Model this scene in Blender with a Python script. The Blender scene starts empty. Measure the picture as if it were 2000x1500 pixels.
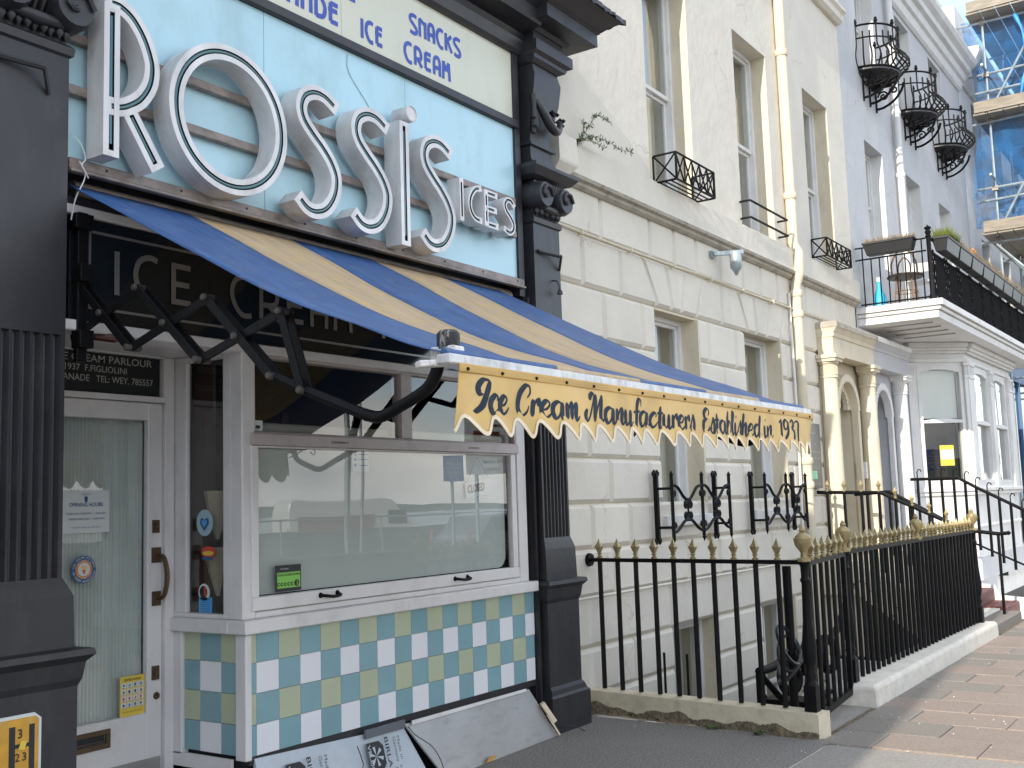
import bpy, bmesh, math, random
from mathutils import Vector, Matrix
random.seed(11)
R = math.radians
PI = math.pi
S = bpy.context.scene
COL = S.collection

# ------------------------------------------------------------------ camera
cam_d = bpy.data.cameras.new('camera')
cam = bpy.data.objects.new('camera', cam_d); COL.objects.link(cam); S.camera = cam
cam_d.sensor_width = 36; cam_d.lens = 2110 / 2000 * 36; cam_d.clip_start = .05; cam_d.clip_end = 3000
_p, _r, _y = .1104214, -.0319514, .9691477
_f = Vector((math.sin(_y) * math.cos(_p), math.cos(_y) * math.cos(_p), math.sin(_p)))
_rt = Vector((math.cos(_y), -math.sin(_y), 0)); _up = _rt.cross(_f)
_x = _rt * math.cos(_r) + _up * math.sin(_r); _z = -_rt * math.sin(_r) + _up * math.cos(_r)
cam.matrix_world = Matrix(((_x.x, _z.x, -_f.x, 0), (_x.y, _z.y, -_f.y, -4.3), (_x.z, _z.z, -_f.z, 1.61), (0, 0, 0, 1)))

# ------------------------------------------------------------------ light
SUN_EL, SUN_AZ = R(25), R(4.5)           # low sun from the left, almost along the facades
W = bpy.data.worlds.new('World'); S.world = W; W.use_nodes = True
nt = W.node_tree; nt.nodes.clear()
N = nt.nodes.new; L = nt.links.new
out = N('ShaderNodeOutputWorld'); bg = N('ShaderNodeBackground'); bg.inputs['Strength'].default_value = .15
sky = N('ShaderNodeTexSky'); sky.sky_type = 'NISHITA'; sky.sun_disc = False
sky.sun_elevation = SUN_EL; sky.sun_rotation = R(263); sky.air_density = 1.0; sky.dust_density = .1; sky.ozone_density = 2.5
tc = N('ShaderNodeTexCoord'); mp = N('ShaderNodeMapping'); mp.inputs['Scale'].default_value = (1.6, 1.6, 4.2); mp.inputs['Location'].default_value = (2.914, .383, .584)
nz = N('ShaderNodeTexNoise'); nz.inputs['Scale'].default_value = 1.25; nz.inputs['Detail'].default_value = 7; nz.inputs['Roughness'].default_value = .6
cr = N('ShaderNodeValToRGB'); cr.color_ramp.elements[0].position = .40; cr.color_ramp.elements[1].position = .58
mx = N('ShaderNodeMix'); mx.data_type = 'RGBA'; mx.inputs[7].default_value = (6.3, 6.15, 6.0, 1)
nz2 = N('ShaderNodeTexNoise'); nz2.inputs['Scale'].default_value = 3.2; nz2.inputs['Detail'].default_value = 6; L(mp.outputs[0], nz2.inputs['Vector'])
cr2 = N('ShaderNodeValToRGB'); cr2.color_ramp.elements[0].position = .36; cr2.color_ramp.elements[1].position = .62; cr2.color_ramp.elements[0].color = (.50, .55, .62, 1); cr2.color_ramp.elements[1].color = (1, 1, 1, 1)
mc = N('ShaderNodeMix'); mc.data_type = 'RGBA'; mc.blend_type = 'MULTIPLY'; mc.inputs[0].default_value = 1; mc.inputs[6].default_value = (7.3, 7.0, 6.55, 1)
L(nz2.outputs[0], cr2.inputs[0]); L(cr2.outputs[0], mc.inputs[7]); L(mc.outputs[2], mx.inputs[7])
L(tc.outputs['Generated'], mp.inputs['Vector']); L(mp.outputs[0], nz.inputs['Vector']); L(nz.outputs[0], cr.inputs[0])
sx = N('ShaderNodeSeparateXYZ'); L(tc.outputs['Generated'], sx.inputs[0])       # clouds bank up towards the horizon
ab = N('ShaderNodeMath'); ab.operation = 'ABSOLUTE'; L(sx.outputs[2], ab.inputs[0]); om = N('ShaderNodeMath'); om.operation = 'SUBTRACT'; om.inputs[0].default_value = 1; L(ab.outputs[0], om.inputs[1])
pw = N('ShaderNodeMath'); pw.operation = 'POWER'; pw.inputs[1].default_value = 7; L(om.outputs[0], pw.inputs[0]); ad = N('ShaderNodeMath'); ad.operation = 'ADD'; ad.use_clamp = True; L(pw.outputs[0], ad.inputs[0]); L(cr.outputs[0], ad.inputs[1])
L(ad.outputs[0], mx.inputs[0]); L(sky.outputs[0], mx.inputs[6]); L(mx.outputs[2], bg.inputs['Color']); L(bg.outputs[0], out.inputs['Surface'])
sd = bpy.data.lights.new('sun', 'SUN'); sd.energy = 2.2; sd.angle = R(.5); sd.color = (1, .92, .80)
sun = bpy.data.objects.new('sun', sd); COL.objects.link(sun)
sv = Vector((math.cos(SUN_EL) * math.cos(SUN_AZ), math.cos(SUN_EL) * math.sin(SUN_AZ), -math.sin(SUN_EL)))
sun.rotation_euler = sv.to_track_quat('-Z', 'Y').to_euler(); sun.location = (-30, -10, 20)
vs = S.view_settings; vs.view_transform = 'Standard'; vs.look = 'None'; vs.gamma = 1; vs.use_curve_mapping = False
vs.exposure = 1.42

# ------------------------------------------------------------------ materials
def M(name, col, rough=.6, metal=0, var=.12, scale=5, bump=.15, bscale=70, stain=None, samt=.4, sscale=3, sz=.35, rnd=0, spec=.5, stretch=(1, 1, 1), coat=0, crack=None):
    m = bpy.data.materials.new(name); m.use_nodes = True
    t = m.node_tree; n = t.nodes.new; l = t.links.new
    b = t.nodes['Principled BSDF']
    b.inputs['Roughness'].default_value = rough; b.inputs['Metallic'].default_value = metal
    b.inputs['Specular IOR Level'].default_value = spec
    if coat: b.inputs['Coat Weight'].default_value = coat; b.inputs['Coat Roughness'].default_value = .08
    g = n('ShaderNodeNewGeometry'); mpn = n('ShaderNodeMapping'); mpn.inputs['Scale'].default_value = stretch
    l(g.outputs['Position'], mpn.inputs['Vector'])
    a = n('ShaderNodeTexNoise'); a.inputs['Scale'].default_value = scale; a.inputs['Detail'].default_value = 6
    l(mpn.outputs[0], a.inputs['Vector'])
    c = n('ShaderNodeValToRGB'); c.color_ramp.elements[0].position = .3; c.color_ramp.elements[1].position = .7
    c.color_ramp.elements[0].color = tuple(x * (1 - var) for x in col) + (1,)
    c.color_ramp.elements[1].color = tuple(min(1, x * (1 + var * .6)) for x in col) + (1,)
    l(a.outputs[0], c.inputs[0]); last = c.outputs[0]
    if stain:
        mp2 = n('ShaderNodeMapping'); mp2.inputs['Scale'].default_value = (1, 1, sz); l(g.outputs['Position'], mp2.inputs['Vector'])
        s = n('ShaderNodeTexNoise'); s.inputs['Scale'].default_value = sscale; s.inputs['Detail'].default_value = 8; s.inputs['Roughness'].default_value = .65
        l(mp2.outputs[0], s.inputs['Vector'])
        r = n('ShaderNodeValToRGB'); r.color_ramp.elements[0].position = .52; r.color_ramp.elements[1].position = .74
        r.color_ramp.elements[1].color = (samt, samt, samt, 1)
        l(s.outputs[0], r.inputs[0])
        x = n('ShaderNodeMix'); x.data_type = 'RGBA'; x.inputs[7].default_value = tuple(stain) + (1,)
        l(r.outputs[0], x.inputs[0]); l(last, x.inputs[6]); last = x.outputs[2]
    if crack:
        dn = n('ShaderNodeTexNoise'); dn.inputs['Scale'].default_value = 3; dn.inputs['Detail'].default_value = 8; l(g.outputs['Position'], dn.inputs['Vector'])
        va = n('ShaderNodeVectorMath'); va.operation = 'MULTIPLY_ADD'; va.inputs[1].default_value = (.5, .5, .5); l(dn.outputs['Color'], va.inputs[0]); l(g.outputs['Position'], va.inputs[2])
        vo = n('ShaderNodeTexVoronoi'); vo.feature = 'DISTANCE_TO_EDGE'; vo.inputs['Scale'].default_value = crack[1]; l(va.outputs[0], vo.inputs['Vector'])
        v1 = n('ShaderNodeMapRange'); v1.inputs[1].default_value = .0; v1.inputs[2].default_value = .012; v1.inputs[3].default_value = 1; v1.inputs[4].default_value = 0; l(vo.outputs['Distance'], v1.inputs[0])
        mn = n('ShaderNodeTexNoise'); mn.inputs['Scale'].default_value = 1.1; mn.inputs['Detail'].default_value = 5; l(g.outputs['Position'], mn.inputs['Vector'])
        v2 = n('ShaderNodeMapRange'); v2.inputs[1].default_value = .52; v2.inputs[2].default_value = .62; l(mn.outputs[0], v2.inputs[0])
        mm = n('ShaderNodeMath'); mm.operation = 'MULTIPLY'; l(v1.outputs[0], mm.inputs[0]); l(v2.outputs[0], mm.inputs[1])
        xk = n('ShaderNodeMix'); xk.data_type = 'RGBA'; xk.inputs[7].default_value = tuple(crack[0]) + (1,); l(mm.outputs[0], xk.inputs[0]); l(last, xk.inputs[6]); last = xk.outputs[2]
    if rnd:
        oi = n('ShaderNodeObjectInfo'); mr = n('ShaderNodeMapRange'); mr.inputs[3].default_value = 1 - rnd; mr.inputs[4].default_value = 1 + rnd
        l(oi.outputs['Random'], mr.inputs[0]); hs = n('ShaderNodeHueSaturation'); l(mr.outputs[0], hs.inputs['Value']); l(last, hs.inputs['Color']); last = hs.outputs[0]
    l(last, b.inputs['Base Color'])
    if bump:
        d = n('ShaderNodeTexNoise'); d.inputs['Scale'].default_value = bscale; d.inputs['Detail'].default_value = 4
        l(mpn.outputs[0], d.inputs['Vector'])
        bp = n('ShaderNodeBump'); bp.inputs['Strength'].default_value = bump; bp.inputs['Distance'].default_value = .01
        l(d.outputs[0], bp.inputs['Height']); l(bp.outputs[0], b.inputs['Normal'])
    return m

def glass(name, tint=(.93, .96, .95), k=1.8, rough=0.0, wave=0):
    m = bpy.data.materials.new(name); m.use_nodes = True
    t = m.node_tree; t.nodes.clear(); n = t.nodes.new; l = t.links.new
    o = n('ShaderNodeOutputMaterial'); mix = n('ShaderNodeMixShader'); tr = n('ShaderNodeBsdfTransparent'); gl = n('ShaderNodeBsdfGlossy')
    tr.inputs[0].default_value = tint + (1,); gl.inputs['Roughness'].default_value = rough
    fr = n('ShaderNodeFresnel'); fr.inputs[0].default_value = 1.52
    gb = n('ShaderNodeNewGeometry'); ms = n('ShaderNodeMapRange'); ms.inputs[3].default_value = 1.52; ms.inputs[4].default_value = 1 / 1.52
    l(gb.outputs['Backfacing'], ms.inputs[0]); l(ms.outputs[0], fr.inputs[0])
    mu = n('ShaderNodeMath'); mu.operation = 'MULTIPLY'; mu.inputs[1].default_value = k; mu.use_clamp = True
    l(fr.outputs[0], mu.inputs[0]); l(mu.outputs[0], mix.inputs[0]); l(tr.outputs[0], mix.inputs[1]); l(gl.outputs[0], mix.inputs[2]); l(mix.outputs[0], o.inputs[0])
    if wave:
        g = n('ShaderNodeNewGeometry'); z = n('ShaderNodeTexNoise'); z.inputs['Scale'].default_value = 1.6; z.inputs['Detail'].default_value = 1
        l(g.outputs['Position'], z.inputs['Vector']); bp = n('ShaderNodeBump'); bp.inputs['Strength'].default_value = wave; bp.inputs['Distance'].default_value = .05
        l(z.outputs[0], bp.inputs['Height']); l(bp.outputs[0], gl.inputs['Normal'])
    return m

def netting(name, col, a):
    m = bpy.data.materials.new(name); m.use_nodes = True
    t = m.node_tree; n = t.nodes.new; l = t.links.new; b = t.nodes['Principled BSDF']; o = t.nodes['Material Output']
    b.inputs['Base Color'].default_value = col + (1,); b.inputs['Roughness'].default_value = .8
    tr = n('ShaderNodeBsdfTransparent'); mix = n('ShaderNodeMixShader'); tl = n('ShaderNodeBsdfTranslucent'); tl.inputs[0].default_value = col + (1,)
    m2 = n('ShaderNodeMixShader'); m2.inputs[0].default_value = .4; l(b.outputs[0], m2.inputs[1]); l(tl.outputs[0], m2.inputs[2])
    g = n('ShaderNodeNewGeometry'); z = n('ShaderNodeTexNoise'); z.inputs['Scale'].default_value = 2.5; z.inputs['Detail'].default_value = 5
    l(g.outputs['Position'], z.inputs['Vector']); mr = n('ShaderNodeMapRange'); mr.inputs[1].default_value = .3; mr.inputs[2].default_value = .7
    mr.inputs[3].default_value = a - .22; mr.inputs[4].default_value = a + .22
    l(z.outputs[0], mr.inputs[0]); l(mr.outputs[0], mix.inputs[0]); l(tr.outputs[0], mix.inputs[1]); l(m2.outputs[0], mix.inputs[2]); l(mix.outputs[0], o.inputs[0])
    return m

BLACK = M('black_gloss_paint', (.024, .024, .029), .45, var=.25, scale=3, bump=.16, bscale=22, stain=(.07, .065, .06), samt=.35, sscale=9)
IRON = M('black_iron', (.005, .005, .006), .5, var=.3, bump=.3, bscale=60, stain=(.02, .012, .008), samt=.4, sscale=14, spec=.16)
BLUEPANEL = M('pale_blue_panel', (.47, .70, .78), .22, var=.06, scale=1.2, bump=.02, stain=(.28, .40, .40), samt=.45, sscale=2.2, sz=.6, rnd=.04)
CREAMPANEL = M('cream_panel', (.66, .66, .54), .3, var=.04, scale=2, bump=.02, stain=(.40, .38, .28), samt=.25, sscale=4)
BLUELET = M('blue_letter', (.03, .075, .42), .4, var=.08, bump=0)
LETMETAL = M('weathered_white_metal', (.66, .645, .64), .42, var=.2, scale=7, bump=.1, bscale=30, stain=(.22, .17, .13), samt=.5, sscale=6, sz=.5, stretch=(1, 1, .25), metal=.1)
LETDARK = M('letter_groove', (.008, .01, .012), .5, bump=0)
NEON = M('neon_tube', (.035, .12, .135), .12, var=.2, bump=0, coat=.6)
RAILM = M('rusty_sign_rail', (.26, .22, .20), .5, var=.3, scale=10, stain=(.09, .05, .03), samt=.8, sscale=8, sz=2, metal=.3)
WHITEP = M('white_gloss_paint', (.72, .70, .695), .35, var=.08, scale=3, bump=.12, bscale=18, stain=(.36, .31, .28), samt=.35, sscale=5, sz=.5)
PINKP = M('pinkish_white_paint', (.50, .44, .43), .4, var=.1, scale=3, bump=.15, bscale=20, stain=(.26, .22, .2), samt=.5, sscale=6, sz=.8)
TEAL = M('teal_tile', (.225, .39, .435), .14, var=.06, scale=4, bump=.01, rnd=.03, stain=(.22, .36, .38), samt=.3, sscale=3)
GREEN = M('pale_green_tile', (.47, .51, .36), .14, var=.05, scale=4, bump=.01, rnd=.03)
WHITE = M('white_tile', (.80, .80, .83), .14, var=.03, scale=4, bump=.01, rnd=.02)
GROUT = M('grout', (.30, .32, .32), .8, bump=.05)
DARKSIGN = M('dark_sign_glass', (.010, .014, .017), .07, var=.2, bump=0, spec=.7)
SILVER = M('sign_letter_silver', (.36, .35, .33), .35, metal=.6, bump=0)
GOLD = M('gold_paint', (.34, .27, .13), .42, var=.3, scale=25, bump=.3, bscale=80, metal=.3, stain=(.16, .10, .04), samt=.6, sscale=30)
BRASS = M('brown_brass', (.13, .085, .05), .4, metal=.6, var=.25, bump=.1)
DARK = M('interior_dark', (.030, .024, .020), .8, bump=0)  # dark interiors, and the shade painted under the porch steps
WARM = M('interior_timber', (.10, .055, .03), .6, bump=0, var=.3)
AW_BLUE = M('awning_blue', (.032, .098, .265), .5, var=.3, scale=4, bump=.12, bscale=25, stain=(.14, .18, .26), samt=.8, sscale=8, sz=5, stretch=(6, .8, 1))
AW_YEL = M('awning_tan', (.47, .35, .215), .6, var=.2, scale=4, bump=.12, bscale=25, stain=(.60, .40, .12), samt=1.0, sscale=7, sz=5, stretch=(6, .8, 1))
VAL = M('valance_yellow', (.68, .45, .155), .6, var=.22, scale=5, bump=.5, bscale=9, stain=(.52, .37, .19), samt=.8, sscale=5, sz=1)
VALTOP = M('valance_batten', (.60, .37, .10), .55, var=.28, scale=4, bump=.2, bscale=30, stretch=(.5, 1, 6), stain=(.42, .27, .12), samt=.6, sscale=6)
BIND = M('cream_binding', (.80, .68, .50), .7, bump=.05, var=.08)
INK = M('slate_lettering', (.016, .028, .048), .85, bump=0, var=.25, scale=30)
ALU = M('worn_aluminium_bar', (.62, .62, .62), .4, var=.2, scale=20, metal=.2, stain=(.2, .17, .14), samt=.7, sscale=22)
CREAM = M('cream_stucco', (.66, .62, .54), .75, var=.06, scale=2.5, bump=.6, bscale=11, crack=((.52, .47, .39), 1.1), stain=(.54, .48, .38), samt=.35, sscale=2.6, sz=.35, rnd=.025)
CREAMY = M('cream_paint_and_light', (.63, .56, .42), .7, var=.07, scale=2, bump=.3, bscale=20, stain=(.38, .31, .2), samt=.4, sscale=5)  # own cream of pipes and porch; on reveals and joints, painted light
SOOT = M('weathered_moulding', (.42, .385, .32), .8, var=.2, scale=6, bump=.4, bscale=30, stain=(.12, .105, .08), samt=.75, sscale=9, sz=2)
BLUEH = M('lavender_stucco', (.49, .495, .51), .75, var=.07, scale=2, bump=.7, bscale=11, crack=((.28, .29, .31), 1.2), stain=(.36, .38, .44), samt=.4, sscale=2, sz=.4)
BWHITE = M('white_stucco', (.68, .675, .66), .6, var=.07, scale=3, bump=.3, bscale=20, stain=(.42, .38, .32), samt=.45, sscale=4, sz=.5)
GREYW = M('grey_white_wall', (.58, .58, .56), .7, var=.08, bump=.2)
ASPH = M('asphalt', (.25, .235, .215), .85, var=.55, scale=70, bump=.8, bscale=220, stain=(.28, .265, .24), samt=.5, sscale=1.3, sz=1)
CONC = M('worn_concrete', (.31, .288, .26), .85, var=.22, scale=60, bump=.6, bscale=180, stain=(.20, .19, .17), samt=.6, sscale=1.6, sz=1)
SLABR = M('brown_slab', (.29, .232, .192), .85, var=.22, scale=45, bump=.5, bscale=150, stain=(.20, .155, .13), samt=.5, sscale=2.4, sz=1, rnd=.04)
SLABG = M('grey_slab', (.235, .21, .18), .85, var=.3, scale=60, bump=.5, bscale=150, rnd=.08, stain=(.25, .23, .2), samt=.5, sscale=4)
PLINTH = M('cream_plinth', (.68, .60, .44), .8, var=.10, scale=8, bump=.4, bscale=30, stain=(.34, .28, .18), samt=.55, sscale=10, sz=1)
PLINTHW = M('white_plinth', (.68, .64, .56), .8, var=.10, scale=8, bump=.4, bscale=30, stain=(.40, .36, .29), samt=.5, sscale=10, sz=1)
DIRT = M('dirt', (.16, .125, .08), .95, var=.5, scale=30, bump=1, bscale=60)
LEAF = M('leaf', (.06, .11, .025), .6, var=.4, bump=0, rnd=.3)
DRY = M('dry_grass', (.34, .26, .15), .8, var=.3, bump=0)
PLASTIC = M('planter_plastic', (.018, .018, .019), .45, bump=.05)
REDSTEP = M('red_step_paint', (.17, .045, .035), .55, var=.2, bump=.3, stain=(.1, .04, .03), samt=.5, sscale=6)
STEEL = M('galvanised_tube', (.36, .42, .44), .45, metal=.5, var=.25, scale=6, bump=.1, stain=(.2, .13, .08), samt=.5, sscale=5)
BOARD = M('scaffold_board', (.27, .235, .185), .8, var=.3, scale=6, bump=.2, stretch=(4, .6, 4))
NET = netting('blue_debris_net', (.03, .22, .55), .44)
FOAM = M('foil_board', (.50, .56, .62), .5, var=.12, scale=5, bump=.2, bscale=10, stain=(.42, .30, .26), samt=.5, sscale=5, sz=1)
ALUP = M('aluminium_sheet', (.40, .39, .38), .42, metal=.45, var=.12, scale=3, bump=.03, stain=(.20, .19, .19), samt=.5, sscale=9, sz=3)
INKB = M('black_print', (.02, .02, .022), .6, bump=0, var=.2)
PAPER = M('white_paper', (.62, .66, .66), .5, bump=0, var=.03)
SHADE = M('pale_blind', (.56, .585, .57), .5, var=.07, scale=2, bump=.05, bscale=5)
CURT = M('net_curtain', (.55, .53, .46), .8, var=.08, bump=.05)
RIBC = M('ribbed_curtain', (.52, .55, .53), .6, var=.06, bump=.02)
GLASS = glass('shop_glass', k=2.3, wave=.02)
GLASS2 = glass('window_glass', k=1.9, wave=.06)
def flat(name, c, rough=.5, var=.05, **k): return M(name, c, rough, bump=0, var=var, **k)
ORANGE = flat('orange_print', (.62, .22, .05)); NAVY = flat('navy_print', (.03, .10, .25)); SKYB = flat('sky_blue_print', (.10, .38, .75))
YELP = flat('yellow_print', (.72, .52, .07)); LIME = flat('lime_print', (.22, .55, .08)); REDP = flat('red_print', (.6, .06, .04))
HYEL = M('hydrant_yellow', (.60, .32, .04), .4, var=.15, scale=20, bump=.05, stain=(.5, .42, .35), samt=.6, sscale=14)
WOODC = flat('bentwood', (.22, .13, .06)); TURQ = flat('turquoise_plastic', (.03, .40, .62))
SIGNBLUE = flat('road_sign_blue', (.04, .13, .55)); SIGNW = flat('road_sign_white', (.75, .75, .74)); BROWNS = flat('road_sign_brown', (.16, .06, .03))
SEA = M('sea_water', (.05, .085, .09), .25, var=.2, scale=.4, bump=.6, bscale=2)
HILL = M('far_hill', (.10, .13, .10), .9, var=.3, scale=.02, bump=0)
VANW = flat('van_white', (.72, .70, .66), .3); VANR = flat('van_red', (.28, .12, .11), .3); CARG = flat('car_grey', (.12, .13, .15), .25, coat=.5)
TYRE = flat('tyre_rubber', (.015, .015, .015), .8); HOSE = flat('black_hose', (.02, .022, .025), .4)
RUST = M('rusty_iron', (.22, .07, .02), .7, var=.5, scale=40, bump=.3)
POSTW = M('flaking_white_post', (.75, .73, .70), .5, var=.1, stain=(.05, .04, .03), samt=1, sscale=40, sz=.4, bump=.4)
POSTB = M('flaking_black_cap', (.015, .015, .016), .5, var=.1, stain=(.75, .72, .68), samt=1, sscale=38, sz=.3, bump=.4)

# ------------------------------------------------------------------ mesh helpers
def wloc(o):
    v = Vector((0, 0, 0))
    while o: v += o.location; o = o.parent
    return v
class MB:
    def __init__(s): s.v = []; s.f = []; s.m = []; s.mi = 0
    def poly(s, pts):
        i = len(s.v); s.v += [tuple(p) for p in pts]; s.f.append(tuple(range(i, i + len(pts)))); s.m.append(s.mi); return s
    def add(s, vs, fs):
        i = len(s.v); s.v += [tuple(p) for p in vs]; s.f += [tuple(i + k for k in f) for f in fs]; s.m += [s.mi] * len(fs); return s
    def box(s, x0, x1, y0, y1, z0, z1):
        if x0 > x1: x0, x1 = x1, x0
        if y0 > y1: y0, y1 = y1, y0
        if z0 > z1: z0, z1 = z1, z0
        vs = [(x, y, z) for x in (x0, x1) for y in (y0, y1) for z in (z0, z1)]
        return s.add(vs, [(0, 1, 3, 2), (4, 6, 7, 5), (0, 4, 5, 1), (2, 3, 7, 6), (0, 2, 6, 4), (1, 5, 7, 3)])
    def bar(s, a, b, w, d, up=(0, 0, 1)):
        a = Vector(a); b = Vector(b); t = (b - a).normalized(); u = Vector(up)
        if abs(t.dot(u)) > .98: u = Vector((0, 1, 0))
        x = t.cross(u).normalized() * w / 2; y = t.cross(x).normalized() * d / 2
        vs = [a - x - y, a + x - y, a + x + y, a - x + y, b - x - y, b + x - y, b + x + y, b - x + y]
        return s.add(vs, [(0, 3, 2, 1), (4, 5, 6, 7), (0, 1, 5, 4), (1, 2, 6, 5), (2, 3, 7, 6), (3, 0, 4, 7)])
    def tube(s, pts, r, n=6, closed=False):
        P = [Vector(p) for p in pts]; k = len(P); rr = r if hasattr(r, '__len__') else [r] * k
        prev = None; rings = []
        for i in range(k):
            if closed: t = (P[(i + 1) % k] - P[i - 1]).normalized()
            else: t = (P[min(i + 1, k - 1)] - P[max(i - 1, 0)]).normalized()
            if prev is None:
                u = Vector((0, 0, 1)) if abs(t.z) < .9 else Vector((0, 1, 0))
                x = t.cross(u).normalized()
            else: x = (prev - t * prev.dot(t)).normalized()
            prev = x; y = t.cross(x)
            rings.append([P[i] + (x * math.cos(a) + y * math.sin(a)) * rr[i] for a in [2 * PI * j / n for j in range(n)]])
        i0 = len(s.v)
        for q in rings: s.v += [tuple(p) for p in q]
        m = k if closed else k - 1
        for i in range(m):
            for j in range(n):
                a = i0 + i * n; b = i0 + ((i + 1) % k) * n
                s.f.append((a + j, a + (j + 1) % n, b + (j + 1) % n, b + j)); s.m.append(s.mi)
        if not closed:
            s.f.append(tuple(i0 + j for j in reversed(range(n)))); s.f.append(tuple(i0 + (k - 1) * n + j for j in range(n))); s.m += [s.mi] * 2
        return s
    def lathe(s, prof, c, n=12, axis='z', rot=0):
        i0 = len(s.v); k = len(prof)
        for r, z in prof:
            for j in range(n):
                a = 2 * PI * j / n + rot; p = (r * math.cos(a), r * math.sin(a), z)
                if axis == 'y': p = (p[0], p[2], p[1])
                if axis == 'x': p = (p[2], p[0], p[1])
                s.v.append((c[0] + p[0], c[1] + p[1], c[2] + p[2]))
        for i in range(k - 1):
            for j in range(n):
                s.f.append((i0 + i * n + j, i0 + i * n + (j + 1) % n, i0 + (i + 1) * n + (j + 1) % n, i0 + (i + 1) * n + j)); s.m.append(s.mi)
        s.f.append(tuple(i0 + j for j in reversed(range(n)))); s.f.append(tuple(i0 + (k - 1) * n + j for j in range(n))); s.m += [s.mi] * 2
        return s
    def prism(s, pts, y0, y1, plane='xz'):
        def q(a, b, y): return (a, y, b) if plane == 'xz' else ((y, a, b) if plane == 'yz' else (a, b, y))
        n = len(pts); i = len(s.v)
        s.v += [q(a, b, y0) for a, b in pts] + [q(a, b, y1) for a, b in pts]
        s.f.append(tuple(range(i, i + n))); s.f.append(tuple(reversed(range(i + n, i + 2 * n)))); s.m += [s.mi] * 2
        for k in range(n): s.f.append((i + k, i + n + k, i + n + (k + 1) % n, i + (k + 1) % n)); s.m.append(s.mi)
        return s
    def tiers(s, T, yb):
        """stacked mouldings wrapping three sides: T = [(z, x0, x1, yfront)]"""
        i = len(s.v)
        for z, x0, x1, y in T: s.v += [(x0, yb, z), (x0, y, z), (x1, y, z), (x1, yb, z)]
        for k in range(len(T) - 1):
            a = i + 4 * k; b = a + 4
            for j in range(4): s.f.append((a + j, a + (j + 1) % 4, b + (j + 1) % 4, b + j)); s.m.append(s.mi)
        s.f.append((i + 3, i + 2, i + 1, i)); e = i + 4 * (len(T) - 1); s.f.append((e, e + 1, e + 2, e + 3)); s.m += [s.mi] * 2
        return s
    def grid(s, fn, nu, nv):
        i = len(s.v)
        for a in range(nu + 1):
            for b in range(nv + 1): s.v.append(tuple(fn(a / nu, b / nv)))
        for a in range(nu):
            for b in range(nv):
                k = i + a * (nv + 1) + b; s.f.append((k, k + nv + 1, k + nv + 2, k + 1)); s.m.append(s.mi)
        return s
    def build(s, name, mats, parent=None, label=None, smooth=False, kind=None, bevel=0, thick=0, loc=None):
        me = bpy.data.meshes.new(name)
        off = wloc(parent) if parent else (Vector(loc) if loc else Vector((0, 0, 0)))
        me.from_pydata([(x - off.x, y - off.y, z - off.z) for x, y, z in s.v], [], s.f); me.validate(verbose=False)
        if not isinstance(mats, (list, tuple)): mats = [mats]
        for m in mats: me.materials.append(m)
        if len(mats) > 1 and len(me.polygons) == len(s.m): me.polygons.foreach_set('material_index', s.m)
        bm = bmesh.new(); bm.from_mesh(me); bmesh.ops.recalc_face_normals(bm, faces=bm.faces); bm.to_mesh(me); bm.free()
        if smooth: me.shade_smooth(); 
        o = bpy.data.objects.new(name, me); COL.objects.link(o)
        if smooth:
            try: me.set_sharp_from_angle(angle=R(smooth if smooth > 1 else 40))
            except Exception: pass
        if parent: o.parent = parent
        elif loc: o.location = loc
        if label: o['label'] = label
        if kind: o['kind'] = kind
        if thick: mm = o.modifiers.new('solid', 'SOLIDIFY'); mm.thickness = thick; mm.offset = 0
        if bevel: mm = o.modifiers.new('bevel', 'BEVEL'); mm.width = bevel; mm.segments = 1; mm.limit_method = 'ANGLE'
        return o
def each(mb, name, mats, parent=None, **k):
    """every loose piece of the mesh as an object of its own"""
    par = list(range(len(mb.v)))
    def fd(i):
        while par[i] != i: par[i] = par[par[i]]; i = par[i]
        return i
    for f in mb.f:
        a = fd(f[0])
        for j in f[1:]: par[fd(j)] = a
    gr = {}
    for fi, f in enumerate(mb.f): gr.setdefault(fd(f[0]), []).append(fi)
    last = None
    for fl_ in gr.values():
        q = MB(); mp_ = {}
        for fi in fl_:
            for j in mb.f[fi]:
                if j not in mp_: mp_[j] = len(q.v); q.v.append(mb.v[j])
            q.f.append(tuple(mp_[j] for j in mb.f[fi])); q.m.append(mb.m[fi])
        last = q.build(name, mats, parent, **k)
    return last
def thing(name, label, cat, loc=(0, 0, 0), group=None):
    o = bpy.data.objects.new(name, None); COL.objects.link(o); o.location = loc; o.empty_display_size = .1
    o['label'] = label; o['category'] = cat
    if group: o['group'] = group
    return o
def tag(o, label, cat, group=None):
    o['label'] = label; o['category'] = cat
    if group: o['group'] = group
    return o
def dup(o, parent=None):
    c = o.copy(); COL.objects.link(c)
    if parent: c.parent = parent
    for ch in list(o.children): dup(ch, c)
    return c
def sheet(x0, x1, z0, z1, y, t=.004): return MB().box(x0, x1, y, y + t, z0, z1)

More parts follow.
